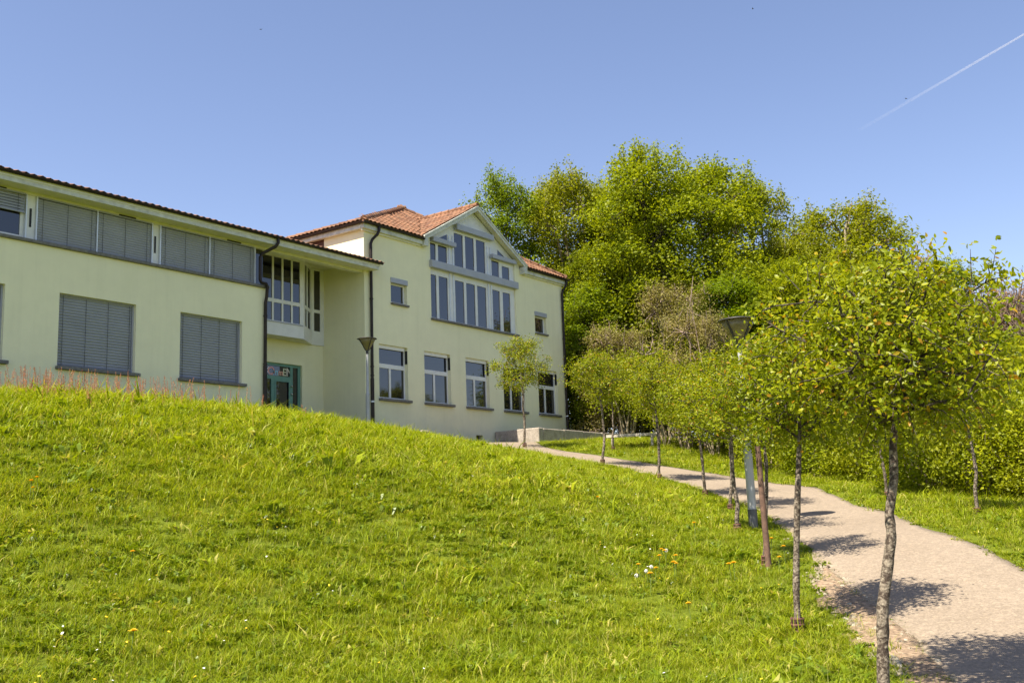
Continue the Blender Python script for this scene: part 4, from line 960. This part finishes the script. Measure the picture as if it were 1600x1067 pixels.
forest(pm, 1, 29.0, 4.2, 3.9, 1.9, MM, 'mid green bushy tree behind the hedge below the bare tree', 3.9)
forest(pb, 0, 27.0, 2.2, 3.7, 1.8, BB, 'bright bushy tree at the open end of the hedge', 4.9)
forest(pm, 0, 33.8, 10.4, 5.2, 2.1, MM, 'mid green bushy tree filling the gap above the hedge', 0.2)
forest(pd_, 0, 43.5, 6.4, 5.0, 2.3, DD, 'dark low tree under the bare purple tree', 3.0)
forest(pd_, 0, 53.0, 15.0, 9.0, 3.0, DD, 'dark tree in the shade below the large rounded tree', 2.4)
forest(pm, 1, 57.5, 13.2, 9.5, 3.2, MM, 'green tree between the large rounded tree and the bare trees', 1.4)
forest(pm, 1, 53.4, 18.6, 12.6, 3.6, MM, 'yellow-green tree leaning on the large rounded tree', 2.9)
forest(pb, 0, 50.0, 16.4, 9.6, 3.4, BB, 'bright maple under the dip in the forest skyline', 0.5)
forest(pb, 1, 44.0, 24.6, 14.2, 3.4, BB, 'bright maple set behind the tall middle maple', 4.2)
forest(pd_, 0, 44.0, 23.9, 11.5, 2.6, DD, 'dark tree in the forest shade between the maples', 0.7)
def bare_tree(g, H, name='bare_tree'):
    root = empty(name, (0,0,0)); mb = MB(); tips = []
    def br(p, d, L, r_, lev):
        e = p+d*L; q = curve(p, e, 0.03, g, 4, 0.05); mb.tube([tuple(s_) for s_ in q], list(np.linspace(r_, r_*0.55, 4)), 5 if lev < 2 else 3, cap=False)
        if lev == 4: tips.append(e); tips.append((p+e)/2); return
        for k in range((8, 7, 6, 4)[lev]):
            u = g.uniform(0.3, 1.0); o_ = p*(1-u)+e*u; dd_ = d*0.9+g.normal(0, 0.42, 3)+np.array([0,0,0.25]); dd_ /= np.linalg.norm(dd_)
            br(o_, dd_, L*g.uniform(0.45, 0.7), max(r_*0.5, 0.017), lev+1)
    br(np.array([0,0,-0.3]), np.array([0.02,0,1.0]), H*0.5, H*0.011, 0)
    mb.build('trunk', M['bark_purple'], root); T_ = np.array(tips)
    T_ = T_[g.permutation(len(T_))[:1500]]; P_, N_, S_ = leaves_at(T_, 0.08, 2, 0.10, g, np.array([0,0,H*0.5]))
    tag(link_mesh('buds', leaf_mesh('buds', P_, N_, S_, M['bud'], g), root), kind='stuff'); return root
bp_ = Pool([bare_tree(G(95), 8.8)])
for i, (x, y, s, lb) in enumerate(((64.0,11.0,1.35,'bare purple-brown tree with fine upright twigs beyond the hedge'),(64.3,9.4,1.3,'bare rusty-budded tree at the open end of the woodland'),(60.5,16.4,1.55,'bare twiggy tree showing above the rounded green tree'))):
    place(bp_.get(i), x, y, i*2.0, s, None, lb, 'tree', 'bare trees')

# ------------------------------------------------------------------ grass
tuft_col = bpy.data.collections.new('grass_tufts')
def tuft(i, g, nb, rad, hmin, hmax, wid, lean, broad=False, mat='grass'):
    V, F = [], []
    for k in range(nb):
        a = g.uniform(0, 6.28); rr = rad*math.sqrt(g.random()); bx, by = rr*math.cos(a), rr*math.sin(a)
        h = g.uniform(hmin, hmax); w = wid*g.uniform(0.7, 1.3); d = g.uniform(0, 6.28); ln = lean*g.uniform(0.3, 1.4)*h; dx, dy = math.cos(d), math.sin(d); sx, sy = -dy*w/2, dx*w/2
        n = len(V); wm = 1.6 if broad else 0.85
        V += [(bx-sx*0.7, by-sy*0.7, -0.02), (bx+sx*0.7, by+sy*0.7, -0.02), (bx+dx*ln*0.35-sx*wm, by+dy*ln*0.35-sy*wm, h*0.55), (bx+dx*ln*0.35+sx*wm, by+dy*ln*0.35+sy*wm, h*0.55), (bx+dx*ln, by+dy*ln, h*(0.95 if not broad else 0.8))]
        F += [(n, n+1, n+3, n+2), (n+2, n+3, n+4)]
    me = bpy.data.meshes.new('tuft_%02d' % i); me.from_pydata(V, [], F); me.materials.append(M[mat]); o = bpy.data.objects.new('tuft_%02d' % i, me); tuft_col.objects.link(o)
for i in range(4): tuft(i, G(200+i), 30, 0.085, 0.035, 0.115, 0.0056, 1.5)
tuft(4, G(204), 14, 0.06, 0.04, 0.09, 0.013, 1.2, True)
for i in range(3): tuft(5+i, G(210+i), 26, 0.16, 0.05, 0.13, 0.010, 1.35)
tuft(8, G(220), 9, 0.10, 0.10, 0.22, 0.005, 0.8)
tuft(9, G(221), 12, 0.13, 0.05, 0.12, 0.026, 1.0, True)
tuft(10, G(222), 26, 0.12, 0.03, 0.075, 0.020, 1.3, True, 'clover')
tuft(11, G(223), 7, 0.12, 0.10, 0.22, 0.004, 0.8, False, 'grass_dry')
g = G(300); PX, PY, PI_, PS = [], [], [], []
for (r0, r1, dens, near) in ((1.8, 7, 300, 1), (7, 11, 270, 1), (11, 16, 165, 1), (16, 23, 95, 0), (23, 38, 60, 0)):
    A0, A1 = math.radians(-4), math.radians(74); n = int(0.5*(r1*r1-r0*r0)*(A1-A0)*dens)
    r_ = np.sqrt(g.uniform(r0*r0, r1*r1, n)); a = g.uniform(A0, A1, n); x = r_*np.cos(a); y = r_*np.sin(a)
    sd = path_sd(x, y)+g.normal(0, 0.05, n); keep = (sd > -0.04) & (y < 23.45) & ~((x > 22.6) & (y > 22.2) & (x < 31.4)) & ~((x > 31.2) & (y > 21.4))
    gi = gravel_in(x, y); keep &= (~gi) | (g.random(n) < 0.26)
    x, y, sd = x[keep], y[keep], sd[keep]; m = len(x); u = g.random(m)
    if near: k = np.where(u < 0.80, g.integers(0, 4, m), np.where(u < 0.88, 4, np.where(u < 0.95, 8, 5+g.integers(0, 3, m))))
    else: k = np.where(u < 0.80, 5+g.integers(0, 3, m), np.where(u < 0.90, 9, 8))
    pn = np.sin(x*1.9+2.3*np.sin(y*1.3+0.5))*np.sin(y*2.3+1.9*np.sin(x*1.7))+0.5*np.sin(x*5.3+y*3.1)*np.sin(y*4.4-x*2.0)
    v = g.random(m); k = np.where(v < 0.10+0.22*np.clip(pn, 0, 1), 10, k); k = np.where(v > 0.965, 11, k)
    hill = np.clip((hz(x, y)+0.6)/2.6, 0, 1)*np.clip((22-x)/10, 0, 1)
    big = np.sin(x*1.3+1.7*np.sin(y*0.8))*np.cos(y*1.1+np.sin(x*0.9)); clum = np.sin(x*4.1+2*np.sin(y*3.3))*np.sin(y*4.7+1.5*np.sin(x*3.7))
    s = (0.80+0.5*hill+0.16*big+0.12*clum)*np.exp(g.normal(0, 0.27, m))*np.clip(0.55+np.abs(sd)*0.5, 0.55, 1.0)
    s = np.where((x > 20) & (sd > 0.3) & (path_sd(x+0.3, y-0.3) > path_sd(x, y)), s*1.0, s)
    PX.append(x); PY.append(y); PI_.append(k); PS.append(s)
PX, PY, PI_, PS = map(np.concatenate, (PX, PY, PI_, PS)); PZ = hz(PX, PY)
me = bpy.data.meshes.new('meadow_grass'); me.vertices.add(len(PX)); me.vertices.foreach_set('co', np.stack([PX, PY, PZ], 1).ravel())
at_ = me.attributes.new('pick', 'INT', 'POINT'); at_.data.foreach_set('value', PI_.astype(np.int32))
at_ = me.attributes.new('size', 'FLOAT', 'POINT'); at_.data.foreach_set('value', PS.astype(np.float32))
at_ = me.attributes.new('turn', 'FLOAT_VECTOR', 'POINT'); at_.data.foreach_set('vector', np.stack([g.normal(0, 0.12, len(PX)), g.normal(0, 0.12, len(PX)), g.uniform(0, 6.28, len(PX))], 1).astype(np.float32).ravel())
me.update(); me.materials.append(M['grass'])
grass = tag(link_mesh('meadow_grass', me), 'bright green meadow grass covering the bank and verges', 'grass', kind='stuff')
ng = bpy.data.node_groups.new('scatter_tufts', 'GeometryNodeTree')
ng.interface.new_socket('Geometry', in_out='INPUT', socket_type='NodeSocketGeometry'); ng.interface.new_socket('Geometry', in_out='OUTPUT', socket_type='NodeSocketGeometry')
gi_, go_ = ng.nodes.new('NodeGroupInput'), ng.nodes.new('NodeGroupOutput'); mp_ = ng.nodes.new('GeometryNodeMeshToPoints'); ip = ng.nodes.new('GeometryNodeInstanceOnPoints'); ci = ng.nodes.new('GeometryNodeCollectionInfo')
ci.inputs['Collection'].default_value = tuft_col; ci.inputs['Separate Children'].default_value = True; ci.inputs['Reset Children'].default_value = True
def nattr(nm, ty): n = ng.nodes.new('GeometryNodeInputNamedAttribute'); n.data_type = ty; n.inputs['Name'].default_value = nm; return n.outputs['Attribute']
e2r = ng.nodes.new('FunctionNodeEulerToRotation'); K = ng.links.new
K(gi_.outputs[0], mp_.inputs['Mesh']); K(mp_.outputs[0], ip.inputs['Points']); K(ci.outputs[0], ip.inputs['Instance']); ip.inputs['Pick Instance'].default_value = True
K(nattr('pick', 'INT'), ip.inputs['Instance Index']); K(nattr('turn', 'FLOAT_VECTOR'), e2r.inputs[0]); K(e2r.outputs[0], ip.inputs['Rotation']); K(nattr('size', 'FLOAT'), ip.inputs['Scale']); K(ip.outputs[0], go_.inputs[0])
grass.modifiers.new('tufts', 'NODES').node_group = ng

# ------------------------------------------------------------------ flowers, sorrel, stones
def dandelion(name, seed, yellow):
    g = G(seed); r_ = empty(name, (0,0,0)); h = 0.15; mb = MB().tube([(0,0,-0.03),(0.008,0.004,h*0.6),(0.01,0.01,h)], 0.003, 5); mb.build('stem', M['stem'], r_)
    hd = MB(); n = 26
    if yellow:
        for ring, (rr, zz) in enumerate(((0.024, 0.004), (0.019, 0.009), (0.012, 0.013))):
            for k in range(n-6*ring):
                a = 6.283*k/(n-6*ring)+ring*0.1; ca, sa = math.cos(a), math.sin(a); w = 0.0032
                hd.add([(0.01-sa*w*0.5, 0.01+ca*w*0.5, h), (0.01+sa*w*0.5, 0.01-ca*w*0.5, h), (0.01+ca*rr+sa*w, 0.01+sa*rr-ca*w, h+zz), (0.01+ca*rr-sa*w, 0.01+sa*rr+ca*w, h+zz)], [(0,1,2,3)])
        hd.build('flower_head', M['yellow'], r_)
    else:
        for k in range(90):
            d = g.normal(size=3); d /= np.linalg.norm(d); p = np.array([0.01,0.01,h])+d*0.022; o_ = np.cross(d, [0.3,0.5,0.8]); o_ /= np.linalg.norm(o_); b = np.cross(d, o_)
            hd.add([p+o_*0.006, p-o_*0.003+b*0.005, p-o_*0.003-b*0.005], [(0,1,2)])
        hd.build('seed_head', M['seedhead'], r_)
    return r_
dy, dw = Pool([dandelion('dandelion', 1, True)]), Pool([dandelion('dandelion_clock', 2, False)])
for i, (x, y) in enumerate([(11.73,6.27),(11.62,6.15),(11.08,5.76),(11.19,5.81),(11.45,5.96),(10.41,5.74),(10.85,6.11),(11.47,5.23),(11.46,5.18),(10.84,5.9),(11.3,6.1),(6.53,11.88),(6.52,11.77),(6.72,12.02),(13.73,8.4),(6.38,9.57),(5.14,7.69),(13.44,6.64),(9.73,4.91),(12.6,5.0),(12.9,5.3),(12.1,4.9)]):
    place(dy.get(0), x, y, i*1.1, 1.35+0.15*(i % 3), None, 'yellow dandelion flower standing in the meadow grass', 'flower', 'yellow dandelions')
for i, (x, y) in enumerate([(11.02,6.04),(10.82,5.99),(10.56,5.98),(11.9,6.3)]):
    place(dw.get(0), x, y, i, 1.05, None, 'white dandelion seed head standing in the meadow grass', 'flower', 'white dandelion clocks')
g = G(400); P_ = []; n = 240
for c in range(70):
    r_ = g.uniform(6, 20); a = g.uniform(math.radians(6), math.radians(66)); cx, cy = r_*math.cos(a), r_*math.sin(a); k = g.integers(1, 7)
    P_ += [(cx+g.normal(0, 0.22), cy+g.normal(0, 0.22)) for _ in range(k)]
P_ = np.array(P_); P_ = P_[(path_sd(P_[:,0], P_[:,1]) > 0.25) & (P_[:,1] < 20)]
for nm, mat, sel, lb in (('daisies', 'seedhead', 0, 'tiny white daisies sprinkled through the meadow'), ('buttercups', 'yellow', 1, 'tiny yellow buttercups sprinkled through the meadow')):
    mb = MB(); ms = MB()
    for j, (x, y) in enumerate(P_):
        if (j % 2) != sel: continue
        z = float(hz(x, y))+0.11; r0 = g.uniform(0.008, 0.014); tx, ty = g.normal(0, 0.3, 2)
        mb.add([(x, y, z+0.004)]+[(x+r0*math.cos(q*6.283/7), y+r0*math.sin(q*6.283/7), z+r0*(tx*math.cos(q*6.283/7)+ty*math.sin(q*6.283/7))) for q in range(7)], [(0, 1+q, 1+(q+1) % 7) for q in range(7)])
        ms.tube([(x, y, z-0.12), (x, y, z)], 0.0018, 3, cap=False)
    fo = tag(mb.build(nm, M[mat]), lb, 'flowers', kind='stuff'); tag(ms.build('stems', M['stem'], fo), kind='stuff')
# red sorrel along the crest
g = G(410); mb = MB(); LP, LN, LS = [], [], []
cl_ = [(9.6,17.6),(10.4,17.7),(11.0,17.6),(11.8,17.8),(12.6,17.6),(13.0,17.4),(9.0,17.9),(14.2,17.3),(15.4,17.4),(8.4,18.0)]
for i in range(300):
    c = cl_[min(int(abs(g.normal(0, 3.2))), 9)]; x = c[0]+g.normal(0, 0.26); y = c[1]+g.normal(0, 0.8); z = float(hz(x, y)); h = g.uniform(0.22, 0.62); lx, ly = g.normal(0, 0.05, 2)
    mb.tube([(x, y, z), (x+lx*0.5, y+ly*0.5, z+h*0.6), (x+lx, y+ly, z+h)], 0.0035, 3, cap=False)
    k = 22; t = g.uniform(0.5, 1.0, k); ww = 0.022*(1.25-t)
    LP.append(np.stack([x+lx*t+g.normal(0, 1, k)*ww, y+ly*t+g.normal(0, 1, k)*ww, z+h*t], 1)); LN.append(g.normal(size=(k, 3))); LS.append(g.uniform(0.010, 0.024, k))
LP, LN, LS = np.concatenate(LP), np.concatenate(LN), np.concatenate(LS); LN /= np.linalg.norm(LN, axis=1, keepdims=True)
so = mb.build('sorrel', M['sorrel']); tag(so, 'reddish sorrel stalks standing in the tall grass along the crest', 'sorrel', kind='stuff')
tag(link_mesh('seed_heads', leaf_mesh('seed_heads', LP, LN, LS, M['sorrel'], g), so), kind='stuff')
# loose stones on the gravel strip and along the path edge
g = G(420); mb = MB()
def stone(x, y, s):
    z = float(hz(x, y))+0.012; v = []
    for k in range(6):
        a = 6.283*k/6; v.append((x+s*g.uniform(0.7, 1.1)*math.cos(a), y+s*g.uniform(0.7, 1.1)*math.sin(a), z-0.003))
    for k in range(6):
        a = 6.283*k/6+0.3; v.append((x+s*g.uniform(0.4, 0.7)*math.cos(a), y+s*g.uniform(0.4, 0.7)*math.sin(a), z+s*g.uniform(0.35, 0.7)))
    mb.add(v, [(k, (k+1) % 6, 6+(k+1) % 6, 6+k) for k in range(6)]+[tuple(range(6, 12))])
for i in range(3200):
    k = g.integers(0, 60); t = g.uniform(-0.08, 1.05); q = GL[k]*(1-t)+GR[k]*t+g.normal(0, 0.05, 2); stone(q[0], q[1], abs(g.normal(0, 0.009))+0.005 if g.random() > 0.05 else g.uniform(0.02, 0.045))
for i in range(500):
    k = g.integers(20, 170); E_ = LE if g.random() < 0.5 else RE; q = E_[k]+g.normal(0, 0.06, 2); stone(q[0], q[1], abs(g.normal(0, 0.007))+0.004)
tag(mb.build('loose_stones', M['stone']), 'loose pale stones scattered on the gravel strip by the path', 'stones', kind='stuff')

# ------------------------------------------------------------------ contrail and birds
def contrail():
    m, nt, b = nodes_of('ice_trail'); nt.nodes.remove(b)
    pv = N(nt, 'ShaderNodeVolumePrincipled', Color=(1,1,1,1), Anisotropy=0.1)
    tc = nt.nodes.new('ShaderNodeTexCoord').outputs['Generated']; sx = nt.nodes.new('ShaderNodeSeparateXYZ'); nt.links.new(tc, sx.inputs[0])
    op = ramp(nt, sx.outputs['X'], [(0.0, (0,0,0,1)), (0.35, (0.16,0.16,0.16,1)), (1.0, (1,1,1,1))])
    mm = nt.nodes.new('ShaderNodeMath'); mm.operation = 'MULTIPLY'; nt.links.new(op, mm.inputs[0]); mm.inputs[1].default_value = 0.03
    nt.links.new(mm.outputs[0], pv.inputs['Density']); nt.links.new(pv.outputs[0], nt.nodes['Material Output'].inputs['Volume'])
    a, e = np.array((8783., 2525., 3186.)), np.array((9790., 843., 4216.)); t = np.linspace(0, 1, 40); mb = MB()
    mb.tube([tuple(a*(1-q)+e*q) for q in t], list(17-9*t), 10)
    tag(mb.build('contrail', m, None, tuple(a)), 'thin white contrail fading across the blue sky', 'contrail')
contrail()
def bird(loc, rz, s, lb):
    r_ = empty('bird', loc, lb, 'bird', 'birds in the sky', rz); x, y, z = loc
    P0 = lambda a, b, c: (x+s*(a*math.cos(rz)-b*math.sin(rz)), y+s*(a*math.sin(rz)+b*math.cos(rz)), z+s*c)
    r_.rotation_euler = (0,0,0)
    MB().tube([P0(-0.12,0,0), P0(-0.06,0,0.01), P0(0.02,0,0.01), P0(0.09,0,0), P0(0.12,0,0)], [0.004, 0.02, 0.026, 0.014, 0.003], 8).build('body', M['black'], r_)
    for sd in (-1, 1):
        w = [P0(0.04,0.01*sd,0.01), P0(0.06,0.12*sd,0.05), P0(0.0,0.26*sd,0.03), P0(-0.02,0.12*sd,0.04), P0(-0.03,0.01*sd,0.01)]
        MB().prism(w, (0,0,0.006*s)).build('wing', M['black'], r_)
bird((37.2, 44.3, 28.3), 0.4, 0.5, 'small dark bird high above the long wing')
bird((54.1, 20.9, 28.5), 2.0, 0.5, 'small dark bird high above the forest')
bird((60.0, 14.3, 23.0), 1.2, 0.5, 'small dark bird in front of the contrail')
